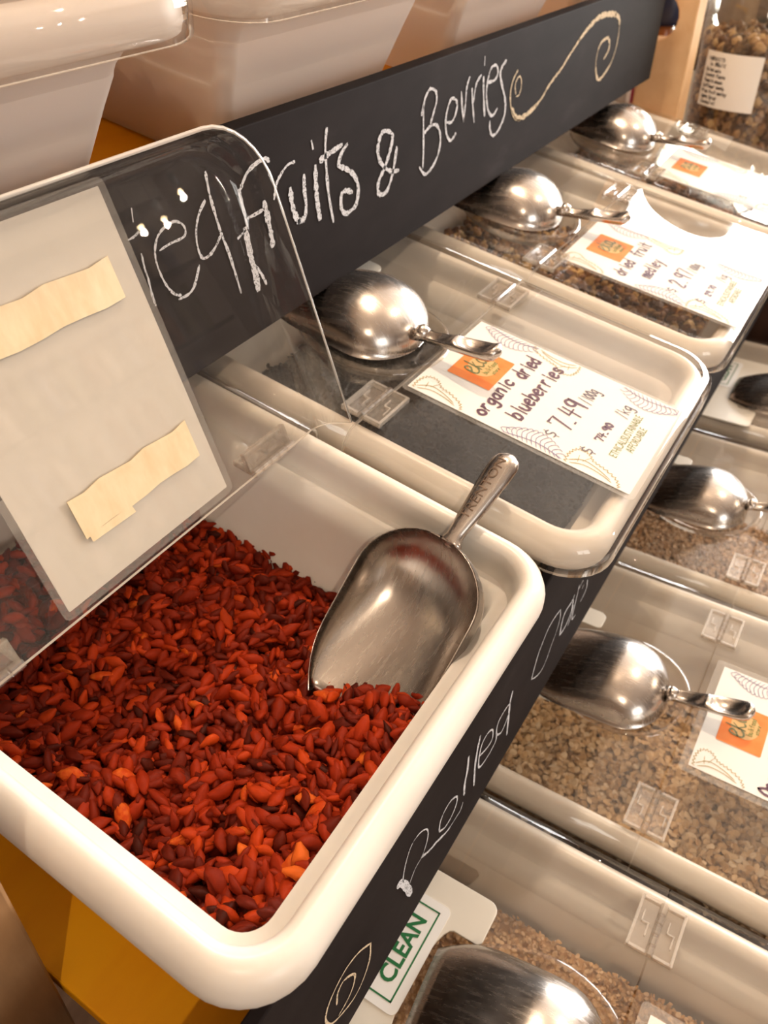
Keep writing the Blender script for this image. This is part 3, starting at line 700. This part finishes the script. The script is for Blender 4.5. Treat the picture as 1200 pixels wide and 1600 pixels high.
# ================================================================== MIDDLE ROW (tilted towards the customer)
A_X = [(.170, 1.054), (1.062, 1.932), (1.943, 2.830), (2.842, 3.690)]
YF, YB, YC = .039, 1.175, .596
tub('white plastic bin heaped with red dried berries, its clear lid turned up', FA, .176, 1.048, .096, 1.23, prof=STEEP_PROFILE)
tub('white plastic bin of near-black dried berries under a clear lid', FA, 1.074, 1.920, .052, 1.165)
tub('white plastic bin of mixed dried fruit pieces under a clear lid', FA, 1.955, 2.818, .052, 1.165)
tub('white plastic bin farthest along the middle row, beside the granola jars', FA, 2.854, 3.678, .052, 1.165)
lid('clear hinged lid standing open over the red dried berries, leaning on the chalk sign', FA, *A_X[0], .091, 1.235, .648, open_=True)
lid('clear hinged lid closed over the near-black dried berries', FA, *A_X[1], YF, YB, YC, well=(1.412, .606))
lid('clear hinged lid closed over the mixed dried fruit', FA, *A_X[2], YF, YB, YC, well=(2.29, .632))
lid('clear hinged lid closed over the bin beside the granola jars', FA, *A_X[3], YF, YB, YC, well=(3.18, .632))
for (x0, x1, cx, nm) in ((1.315, 1.665, 1.470, 'near-black dried berries'), (2.205, 2.56, 2.365, 'mixed dried fruit'), (3.09, 3.45, 3.25, 'bin beside the granola jars')):
    holder('cream plastic scoop holder on the lid of the ' + nm if 'bin' not in nm else 'cream plastic scoop holder farthest along the middle row', FA, x0, x1, .885, cx - .115, cx + .115, .09, 1.10)

# ================================================================== BOTTOM ROW (level)
B_X = [(.115, .998), (1.018, 1.932), (1.944, 2.800), (2.872, 3.655)]
for (x0, x1), l in zip(B_X, ('white plastic bin of fine bran nearest the bottom edge of the photo', 'white plastic bin of large rolled oat flakes', 'white plastic bin of fine oat flakes', 'white plastic bin farthest along the bottom row')):
    tub(l, FB, x0 + .012, x1 - .012, -.508, .588)
yc = -.005
B_YC = [-.078, .013, .013, .02]
lid('clear hinged lid over the fine bran', FB, *B_X[0], -.52, .60, B_YC[0], well=(.562, -.09), hx=.118)
lid('clear hinged lid over the large rolled oat flakes', FB, *B_X[1], -.52, .60, B_YC[1], well=(1.455, .052))
lid('clear hinged lid over the fine oat flakes', FB, *B_X[2], -.52, .60, B_YC[2], well=(2.335, .062))
lid('clear hinged lid farthest along the bottom row', FB, *B_X[3], -.52, .60, B_YC[3])
holder('cream plastic scoop holder with a green CLEAN label over the fine bran', FB, .32, .757, .212, .415, .662, .088, .56, lab=(.481, .678, .311, .382))
holder('cream plastic scoop holder over the large rolled oats, label hidden', FB, 1.298, 1.664, .306, 1.36, 1.60, .088, .58)
holder('cream plastic scoop holder over the fine oats', FB, 2.222, 2.55, .305, 2.265, 2.49, .088, .58)
holder('cream plastic scoop holder with a small green CLEAN label, farthest along the bottom row', FB, 2.865, 3.39, .185, 2.985, 3.245, .09, .52, lab=(3.134, 3.33, .331, .40))

# ================================================================== UPPER ROW (only the fronts show)
C_X = [(.158, 1.040), (1.062, 1.940), (1.953, 2.84), (2.852, 3.70)]
for k, ((x0, x1), l) in enumerate(zip(C_X, ('white plastic bin front above the sign, under the overhanging clear lid', 'white plastic bin front above the word Fruits, brown contents glowing through',
        'white plastic bin front above the word Berries', 'white plastic bin front above the sign\'s chalk swirl'))):
    tub(l, FC, x0 + .012, x1 - .012, .052, 1.10, M_TUBT)
    lid(('clear lid overhanging the white bin at the top corner of the photo', 'clear lid on the upper bin above the word Fruits', 'clear lid on the upper bin above the word Berries', 'clear lid on the upper bin above the chalk swirl')[k], FC, x0, x1, .039, 1.105, .596)
tub('white plastic bin of the upper row beyond the photo edge', FC, -.72, .14, .045, 1.10, M_TUBT)

# ================================================================== SCOOPS
def inv(fr, ang=0.):
    """opening face down, handle towards the customer"""
    u, v, nn = (fr.R.col[0], fr.R.col[1], fr.R.col[2])
    c, s = math.cos(ang), math.sin(ang)
    x = v * c + u * s; z = -nn; y = z.cross(x)
    return Matrix((x, y, z)).transposed()
def tilted(R, deg): return R @ Matrix.Rotation(math.radians(deg), 3, 'Y')
a = (EU * -.735 + EN * -.678).normalized(); wv = EV * .92 - EN * .39; wv = (wv - a * wv.dot(a)).normalized(); yv = -wv; zv = a.cross(yv)
goji_scoop = scoop('metal scoop lying open side up in the red dried berries, handle over the rim', FA, (.9345, .3040, -.992), tilted(Matrix((a, yv, zv)).transposed(), 0), True, 1.0)
scoop('metal scoop upside down on the lid of the near-black dried berries', FA, (1.405, .632, -.990), inv(FA, math.radians(1)))
scoop('metal scoop upside down on the lid of the mixed dried fruit', FA, (2.285, .655, -.990), inv(FA, math.radians(-6)))
scoop('metal scoop upside down on the lid beside the granola jars', FA, (3.175, .655, -.990), inv(FA, math.radians(3)))
scoop('metal scoop upside down beside the CLEAN label nearest the bottom edge', FB, (.560, -.085, -1.690), inv(FB, math.radians(-5)))
scoop('metal scoop upside down over the large rolled oats', FB, (1.443, .070, -1.690), inv(FB, math.radians(-4)))
scoop('metal scoop upside down over the fine oats', FB, (2.328, .072, -1.690), inv(FB, math.radians(-4)))
scoop('dark-looking metal scoop farthest along the bottom row, cut off by the photo edge', FB, (3.118, -.06, -1.688), inv(FB, math.radians(0)))

# ================================================================== PRICE CARDS
card('price card lettered organic dried blueberries', FA, None, (1.277, .070), -1.0, None,
     [('organic', .020, .335, .031, .1, .98), ('dried', .205, .324, .037, .05, .70), ('blueberries', .062, .268, .036, .05, .82)], ('7.49', .098, .172, .054, .75), '/100g', ('74.90', .116, .103, .018, 1.15), 0.0)
card('price card lettered dried fruit medley', FA, None, (2.105, .060), -1.0, None,
     [('dried', .040, .330, .036, .05, .82), ('fruit', .190, .328, .038, .05, .75), ('medley', .080, .268, .036, .05, .85)], ('2.97', .105, .176, .050, .78), '/100g', ('29.70', .116, .103, .018, 1.1), 0.02)
card('price card beside the granola jars, its writing faint in the glare', FA, None, (2.975, .070), -1.0, None,
     [], None, '', None, 0.03)
card('price card lettered Organic Rolled Oats', FB, None, (1.298, -.535), -1.7, None,
     [('Organic', .012, .312, .040, .1, .62), ('Rolled', .200, .318, .038, .1, .50), ('Oats', .10, .262, .036, .1, .7)], None, '', None, 0.0, sleeve=.020)
card('price card over the fine bran, only its feathered corner in view', FB, None, (.375, -.625), -1.7, None,
     [], None, '', None, 0.0, sleeve=.020)
c4 = bpy.data.objects['price_card.002']; V, F = [], []
for st in ([(.02, .02), (.04, .03), (.05, .018), (.06, .03)], [(.08, .03), (.095, .016), (.10, .032), (.115, .02), (.13, .03)], [(.16, .02), (.175, .038), (.185, .02), (.20, .04)]): ribbon(st, .004, V, F)
o = raw('blue_scribble', [((.02 + x) * S, (-.145 + y) * S, .0045 * S) for x, y in V], F, M_BLUEINK, c4)
yc0 = .648; mp0 = flap_map(yc0, -1.0, FA)
kc = card('white price card seen from behind through the raised lid, two strips of cream tape', FA, None, (.433, yc0 - .528), -1.0, mp0,
     [], None, '', None, 0.0, back=True)
def tape(x0, x1, d0, d1, skew):
    P = []
    for k in range(9): P.append((x0 + (x1 - x0) * k / 8, yc0 - d1 - skew * k / 8 + .003 * math.sin(k * 2.1)))
    for k in range(9): P.append((x1 + .004 * (k % 2) * 0 - (x1 - x0) * k / 8, yc0 - d0 - skew * (8 - k) / 8 + .002 * math.sin(k * 1.7)))
    n = len(P); V = [mp0((x, y, -1.0 + h)) for h in (-.0040, -.0028) for x, y in P]
    F = [tuple(range(n))[::-1], tuple(range(n, 2 * n))] + [(k, (k + 1) % n, n + (k + 1) % n, n + k) for k in range(n)]
    kc.part('tape', V, F, M_TAPE)
tape(.437, .745, .376, .436, .0); tape(.508, .753, .099, .162, .0)
V = [mp0((x, y, -1.0042)) for x, y in ((.515, yc0 - .088), (.60, yc0 - .086), (.598, yc0 - .10), (.514, yc0 - .10))]
kc.part('tape', V, [(0, 1, 2, 3)], M_TAPE)

# ================================================================== CONTENTS
def piece_mesh(kind, r):
    """vertices (unit length 1 along x) and faces of one food piece"""
    if kind == 'berry':
        V, F = [], []; ns, nc = 7, 8; bend = r.uniform(-.12, .12); tw = r.uniform(0, 6); fl = r.uniform(.62, .9); wd = r.uniform(.21, .29); sk = r.uniform(-.15, .15)
        for i in range(ns):
            s = i / (ns - 1); x = s - .5; rad = wd * math.sin(math.pi * min(max(.05 + .9 * s ** (1 + sk), .03), .97)) ** .8
            for k in range(nc):
                a = 2 * math.pi * k / nc; q = rad * (1 + .17 * math.cos(3 * a + tw + 3 * s) + r.uniform(-.13, .13))
                V.append((x, q * math.cos(a) + bend * math.cos(math.pi * x), q * math.sin(a) * fl))
        for i in range(ns - 1):
            for k in range(nc): F.append((i * nc + k, i * nc + (k + 1) % nc, (i + 1) * nc + (k + 1) % nc, (i + 1) * nc + k))
        F.append(tuple(range(nc))[::-1]); F.append(tuple((ns - 1) * nc + k for k in range(nc))); return V, F
    if kind == 'flake':
        V = [(0, 0, .03)]; nc = 8; b = r.uniform(.05, .16)
        for k in range(nc):
            a = 2 * math.pi * k / nc; q = .5 * (1 + r.uniform(-.14, .10)); x, y = q * math.cos(a), q * .78 * math.sin(a); V.append((x, y, b * (x * x * 4 - .4)))
        return V, [(0, 1 + k, 1 + (k + 1) % nc) for k in range(nc)]
    bm = bmesh.new(); bmesh.ops.create_icosphere(bm, subdivisions=1, radius=.5)
    sx, sy, sz = r.uniform(.8, 1.1), r.uniform(.6, .95), r.uniform(.4, .7)
    for v in bm.verts:
        q = 1 + r.uniform(-.22, .22); v.co = Vector((v.co.x * sx * q, v.co.y * sy * q, v.co.z * sz * q))
    V = [tuple(v.co) for v in bm.verts]; F = [tuple(v.index for v in f.verts) for f in bm.faces]; bm.free(); return V, F
def scatter(kind, mt, frame, region, level, n, size, zs, mass_name, mass_label, n_single=0, single_name=None, single_label=None, cat=None, group=None, seed=1, tilt=.5, flat=True, tintf=None, keep=None, clear_of=None):
    r = random.Random(seed); g = np.random.default_rng(seed)
    variants = [piece_mesh(kind, r) for _ in range(14)]
    x0, x1, y0, y1 = region
    items = []
    for i in range(n):
        x, y = r.uniform(x0, x1), r.uniform(y0, y1)
        if keep and not keep(x, y): continue
        lay = i / n; z = level(x, y) - zs * (1 - lay)
        R = Matrix.Rotation(r.uniform(0, 6.283), 3, 'Z') @ Matrix.Rotation(r.gauss(0, tilt), 3, 'Y') @ Matrix.Rotation(r.uniform(0, 6.283) if kind == 'berry' else r.gauss(0, tilt), 3, 'X')
        tint = min(max(r.gauss(.5, .22), 0), 1)
        if tintf: tint = tintf(r)
        items.append((x, y, z, R, r.randrange(14), size * r.uniform(.75, 1.2), tint, lay))
    if clear_of:
        items = [it for it in items if not clear_of(frame.at(it[0], it[1], it[2]))]
    top = []
    if n_single:      # those that show largest: the topmost layer, nearest the eye
        cand = [it for it in items if it[7] > .55]
        def dist(it): return (frame.at(it[0], it[1], it[2]) - EYE).length
        cand = [it for it in cand if in_view(frame.at(it[0], it[1], it[2]))]
        cand.sort(key=dist); top = cand[:n_single]
        meshes = {}
        for it in top:
            x, y, z, R, v, sz, tint, lay = it
            key = (v, round(tint * 4))
            if key not in meshes:
                me = bpy.data.meshes.new(single_name); me.from_pydata([tuple(Vector(p) * size * S) for p in variants[v][0]], [], variants[v][1]); me.materials.append(mt)
                a_ = me.attributes.new('tint', 'FLOAT', 'POINT'); a_.data.foreach_set('value', [key[1] / 4.] * len(me.vertices))
                me.polygons.foreach_set('use_smooth', [kind == 'berry'] * len(me.polygons)); meshes[key] = me
            o = bpy.data.objects.new(single_name, meshes[key]); C.objects.link(o)
            k = sz / size; M = (frame.R @ R).to_4x4() @ Matrix.Diagonal((k, k, k, 1)); M.translation = frame.at(x, y, z); o.matrix_world = M
            tag(o, single_label, cat, group)
    ids = set(id(i) for i in top); rest = [i for i in items if id(i) not in ids]
    if not rest: return
    VV, FF, TT = [], [], []; base = 0; ls = []
    for x, y, z, R, v, sz, tint, lay in rest:
        Vn, F = variants[v]; A = np.array(Vn) * sz @ np.array(R).T + np.array([x, y, z]); VV.append(A)
        for f in F: FF.append([q + base for q in f])
        TT.append(np.full(len(A), tint)); base += len(A)
    V = np.concatenate(VV); cx, cy = (x0 + x1) / 2, (y0 + y1) / 2; cz = level(cx, cy); V = (V - np.array([cx, cy, cz])) * S
    me = bpy.data.meshes.new(mass_name); me.from_pydata(V.tolist(), [], FF); me.materials.append(mt)
    a_ = me.attributes.new('tint', 'FLOAT', 'POINT'); a_.data.foreach_set('value', np.concatenate(TT).astype(np.float32))
    me.polygons.foreach_set('use_smooth', [kind == 'berry'] * len(me.polygons))
    o = bpy.data.objects.new(mass_name, me); C.objects.link(o); M = frame.R.to_4x4(); M.translation = frame.at(cx, cy, cz); o.matrix_world = M
    tag(o, mass_label, cat, group if n_single else None, 'stuff')
    # the heap's body under the top layers, in the same object
    gx, gy = 24, 28; bm = bmesh.new(); bm.from_mesh(me); ly = bm.verts.layers.float.get('tint')
    grid = []
    for j in range(gy + 1):
        for i in range(gx + 1):
            x = x0 + (x1 - x0) * i / gx; y = y0 + (y1 - y0) * j / gy
            v = bm.verts.new(((x - cx) * S, (y - cy) * S, (level(x, y) - zs * .9 - cz) * S)); v[ly] = .15; grid.append(v)
    for j in range(gy):
        for i in range(gx):
            q = j * (gx + 1) + i; bm.faces.new((grid[q], grid[q + 1], grid[q + gx + 2], grid[q + gx + 1]))
    bm.to_mesh(me); bm.free()
CI = cam.matrix_world.inverted()
def in_view(p, mrg=10):
    q = CI @ p
    if q.z >= 0: return False
    x = 600 + 1244.68 * q.x / -q.z; y = 800 - 1244.68 * q.y / -q.z
    return -mrg < x < 1200 + mrg and -mrg < y < 1600 + mrg
def bump2(x, y, s): return math.sin(x * 13 + s) * math.cos(y * 11 + s * 2) * .010 + math.sin(x * 29 + y * 17 + s) * .005
def goji_level(x, y):
    z = -1.300 + bump2(x, y, 1.)
    z += .105 * math.exp(-((y - .17) / .20) ** 2) + .045 * math.exp(-((y - .165) / .045) ** 2) + .03 * math.exp(-((x - .25) / .2) ** 2)
    z -= .03 * math.exp(-(((x - .82) / .07) ** 2 + ((y - .28) / .12) ** 2))
    z += .035 * math.exp(-(((x - .66) / .07) ** 2 + ((y - .27) / .11) ** 2))
    return z
bpy.context.view_layer.update()
SI = goji_scoop.matrix_world.inverted()
def inside_scoop(p):
    q = SI @ p; x, y, z = q.x / S, q.y / S, q.z / S
    return -.03 < x < .27 and abs(y) < .15 and z > -.125 * math.sqrt(max(0, 1 - (y / .15) ** 2)) - .01
scatter('berry', M_GOJI, FA, (.262, .955, .168, 1.08), goji_level, 6400, .0425, .055, 'dried_berries', 'red dried berries filling the open white bin, behind and beneath the counted ones', 300, 'dried_berry',
        'dried red berry among the nearest in the open white bin', 'dried berry', 'red dried berries in the open bin', seed=3, tilt=.35, clear_of=inside_scoop)
scatter('chunk', M_BLUEB, FA, (1.175, 1.82, .165, 1.02), lambda x, y: -1.20 + bump2(x, y, 2), 2600, .020, .03, 'dried_berries', 'near-black dried berries seen dimly through the closed lid', cat='dried berry', seed=4)
scatter('chunk', M_MED, FA, (2.06, 2.70, .165, 1.02), lambda x, y: -1.17 + bump2(x, y, 3), 2300, .036, .05, 'dried_fruit_pieces', 'brown and golden dried fruit pieces, the rest of the mixed bin', 280, 'dried_fruit_piece',
        'dried fruit piece near the top of the mixed bin', 'dried fruit', 'dried fruit pieces in the mixed bin', seed=5, tilt=.6)
scatter('chunk', M_RAIS, FA, (2.97, 3.56, .165, 1.02), lambda x, y: -1.19 + bump2(x, y, 4), 1500, .045, .05, 'dried_fruit_pieces', 'dark dried fruit pieces, the rest of the bin beside the jars', 120, 'dried_fruit_piece',
        'dark dried fruit piece near the top of the bin beside the jars', 'dried fruit', 'dark dried fruit in the bin beside the jars', seed=6)
scatter('flake', M_BRAN, FB, (.19, .85, -.40, .47), lambda x, y: -1.90 + bump2(x, y, 5) * .6 - .03 * y, 15000, .0115, .022, 'oat_bran', 'fine tan bran filling the bin nearest the bottom edge', cat='grain', seed=8)
scatter('flake', M_OAT, FB, (1.14, 1.81, -.40, .47), lambda x, y: -2.00 + bump2(x, y, 6) * 1.2 + .05 * math.exp(-((x - 1.15) / .3) ** 2), 13000, .0235, .045, 'rolled_oats', 'large tan rolled oat flakes filling their bin', cat='grain', seed=9)
scatter('flake', M_OATF, FB, (2.07, 2.675, -.40, .47), lambda x, y: -1.97 + bump2(x, y, 7), 15000, .0150, .032, 'oat_flakes', 'fine oat flakes under the closed lid', cat='grain', seed=10)
scatter('chunk', M_SEED, FB, (3.00, 3.53, -.40, .47), lambda x, y: -2.04, 2500, .018, .02, 'brown_seeds', 'brown seeds low in the farthest bottom bin', cat='seed', seed=11)
scatter('chunk', M_RAIS, FC, (1.24, 1.56, .27, .85), lambda x, y: -1.17, 1500, .045, .03, 'dried_fruit_pieces', 'brown contents glowing through the upper white bin wall', cat='dried fruit', seed=12)

# ================================================================== FAR END: paper bag, jars, bottle
bag = Thing('paper_bag', 'brown kraft paper bag with a round hand hole at the end of the chalk sign', 'bag', FL, (3.87, 1.0, -1.30))
P = [(.906, -1.30), (1.105, -1.30), (1.112, -.62)] + [(1.065 + .085 * math.cos(math.radians(a)), -.53 + .085 * math.sin(math.radians(a))) for a in range(-60, -301, -20)] + [(1.112, -.44), (1.11, -.20), (.91, -.20)]
n_ = len(P); V = [(3.80, y, z) for y, z in P] + [(3.93, y, z) for y, z in P]
F = [tuple(range(n_)), tuple(range(n_, 2 * n_))[::-1]] + [(k, n_ + k, n_ + (k + 1) % n_, (k + 1) % n_) for k in range(n_)]
bevelled(bag.part('bag_body', V, F, M_KRAFT), .0025)
V, F = box(3.795, 3.935, .906, 1.110, -.245, -.20); bag.part('folded_top', V, F, M_KRAFT)
bt = Thing('capped_bottle', 'amber bottle with a round navy cap peeking past the chalk sign', 'bottle', FL, (4.15, 1.13, -1.30))
def lathe(cx, cy, prof, seg=32): return loft([[(cx + r * math.cos(2 * math.pi * k / seg), cy + r * math.sin(2 * math.pi * k / seg), z) for k in range(seg)] for r, z in prof], True)
bt.part('bottle_body', *lathe(4.15, 1.13, [(.045, -1.30), (.055, -.72), (.050, -.62), (.04, -.595)]), mat('amber_glass', (.30, .10, .03), .2), smooth=True)
bt.part('cap', *lathe(4.15, 1.13, [(.085, -.60), (.100, -.58), (.100, -.44), (.08, -.42)]), mat('navy_plastic', (.012, .02, .06), .35), smooth=True)

def jar(label, cx, cy, r, zb, zt, lab, seed, lines):
    T = Thing('glass_jar', label, 'jar', FL, (cx, cy, zb)); h = zt - zb
    prof = [(r * .86, zb), (r * .97, zb + .012), (r, zb + .05), (r, zb + h * .80), (r * .96, zb + h * .88), (r * .80, zb + h * .95), (r * .74, zb + h)]
    V, F = loft([[(cx + q * math.cos(2 * math.pi * k / 48), cy + q * math.sin(2 * math.pi * k / 48), z) for k in range(48)] for q, z in prof], False)
    F.append(tuple(range(48))[::-1]); solid(T.part('glass', V, F, M_GLASS, smooth=True), .003)
    T.part('jar_lid', *lathe(cx, cy, [(r * .78, zt - .01), (r * .80, zt), (r * .80, zt + .07), (r * .74, zt + .085)]), mat('brushed_jar_lid', (.6, .58, .55), .3, 1.), smooth=True)
    # label wrapped on the glass, facing the customer's end of the shelf
    a0, a1, z0, z1 = lab; rr = r + .004
    def W(x, z, dr=0.):     # x 0..1 around the label, z 0..1 up
        a = math.radians(a0 + (a1 - a0) * x); return (cx + (rr + dr) * math.cos(a), cy + (rr + dr) * math.sin(a), z0 + (z1 - z0) * z)
    nx = 16; V = [W(i / nx, z, d) for d in (0, .002) for z in (0, 1) for i in range(nx + 1)]; m_ = nx + 1; F = []
    for i in range(nx): F += [(i, i + 1, m_ + i + 1, m_ + i), (2 * m_ + i, 3 * m_ + i, 3 * m_ + i + 1, 2 * m_ + i + 1)]
    L = T.part('label', V, F, M_LABEL)
    V, F = [], []
    for k, (tx, ind) in enumerate(lines): write(tx, .06 + ind, .84 - k * .098, .062, .012, V, F, sx=.62, slant=.15, jitter=.2)
    if V: T.part('label_handwriting', [W(x, y, .003) for x, y in V], F, mat('black_pen', (.04, .035, .04), .6), L)
    return T
LN = [('INGREDIENTS:', 0), ('No. ORGANIC', .06), ('.Rolled oats', -.02), ('.Coconut flakes', -.02), ('Pumpkin seeds', .0), ('.Sunflower seeds', -.03), ('Dried fruit medley', -.01), ('Agave Syrup', .0), ('.Coconut oil', .0)]
j1 = jar('large glass jar of granola with a handwritten ingredients label', 4.45, .70, .32, -1.30, -.34, (136, 186, -.915, -.695), 1, LN)
j2 = jar('smaller glass jar of granola behind, half hidden by the large jar', 4.75, 1.17, .16, -1.30, -.62, (150, 225, -1.14, -.86), 2, [])
def jar_fill(cx, cy, r, zb, zt, seed, n, size, name, label):
    rr = random.Random(seed); var = [piece_mesh('chunk', rr) for _ in range(8)]; VV, FF, TT = [], [], []; b = 0
    for i in range(n):
        a = rr.uniform(0, 6.283); top = i > n * .8; q = r * math.sqrt(rr.random()) if top else r - rr.uniform(0, size * .6); z = zt + rr.uniform(-.02, .02) if top else rr.uniform(zb + .02, zt)
        R = np.array(Matrix.Rotation(rr.uniform(0, 6), 3, 'X') @ Matrix.Rotation(rr.uniform(0, 6), 3, 'Y')); v, f = var[i % 8]
        A = np.array(v) * size * rr.uniform(.6, 1.3) @ R.T + np.array([q * math.cos(a), q * math.sin(a), z - zb]); VV.append(A * S); FF += [[k + b for k in g_] for g_ in f]; TT += [min(max(rr.gauss(.45, .25), 0), 1)] * len(v); b += len(v)
    core = lathe(0, 0, [(r * .9, .01), (r * .9, zt - zb - .02)], 24); VV.append(np.array(core[0]) * S); FF += [[k + b for k in g_] for g_ in core[1]]; TT += [.2] * len(core[0])
    o = raw(name, np.concatenate(VV).tolist(), FF, M_GRAN, None, False, None, TT); o.matrix_world = Matrix.Translation(FL.at(cx, cy, zb)); tag(o, label, 'granola', None, 'stuff')
jar_fill(4.45, .70, .295, -1.285, -.665, 21, 2600, .05, 'granola', 'brown granola clusters in the large glass jar')
jar_fill(4.75, 1.17, .138, -1.285, -.80, 22, 900, .04, 'granola', 'brown granola clusters in the smaller jar behind')
st = Thing('striped_box', 'narrow box striped dark red and white behind the jars', 'box', FL, (4.62, 1.4, -1.30))
st.part('box_body', *box(5.0, 5.2, 1.22, 1.50, -1.30, -.45), mat('white_box', (.75, .70, .68), .6))
for k in range(4): st.part('stripe', *box(4.996, 4.999, 1.235 + k * .07, 1.265 + k * .07, -1.29, -.46), mat('dark_red_print', (.25, .02, .04), .6))

# ================================================================== the shop across the aisle, met only as reflections
for z in (.35, .85, 1.35, 1.85, 2.35):
    o = raw('wall_shelf', *box(.3, 4.3, Y0, Y0 + .32, z - .03, z), M_DARKW); tag(o, {.35: 'lowest', .85: 'second lowest', 1.35: 'middle', 1.85: 'second highest', 2.35: 'highest'}[z] + ' dark shelf board on the wall across the aisle', 'shelf')
JM = [mat('jar_%s' % c, k, .3) for c, k in (('cream', (.55, .45, .36)), ('rust', (.25, .10, .05)), ('slate', (.20, .20, .25)), ('olive', (.18, .15, .07)))]
rj = random.Random(5); jm = {}
for zi, z in enumerate((.35, .85, 1.35, 1.85)):
    x = .5
    while x < 4.2:
        key = rj.randrange(4)
        if key not in jm:
            me = bpy.data.meshes.new('storage_jar'); V, F = loft([[(q * math.cos(2 * math.pi * k / 14), q * math.sin(2 * math.pi * k / 14), zz) for k in range(14)] for q, zz in ((.05, 0), (.055, .02), (.055, .20 + .03 * key), (.035, .25 + .03 * key), (.038, .29 + .03 * key))])
            me.from_pydata(V, [], F); me.materials.append(JM[key]); jm[key] = me
        o = bpy.data.objects.new('storage_jar', jm[key]); C.objects.link(o); o.location = (x, Y0 + .17, z)
        tag(o, 'storage jar on the shelves across the aisle, seen as a faint reflection', 'jar', 'storage jars across the aisle'); x += rj.uniform(.13, .22)
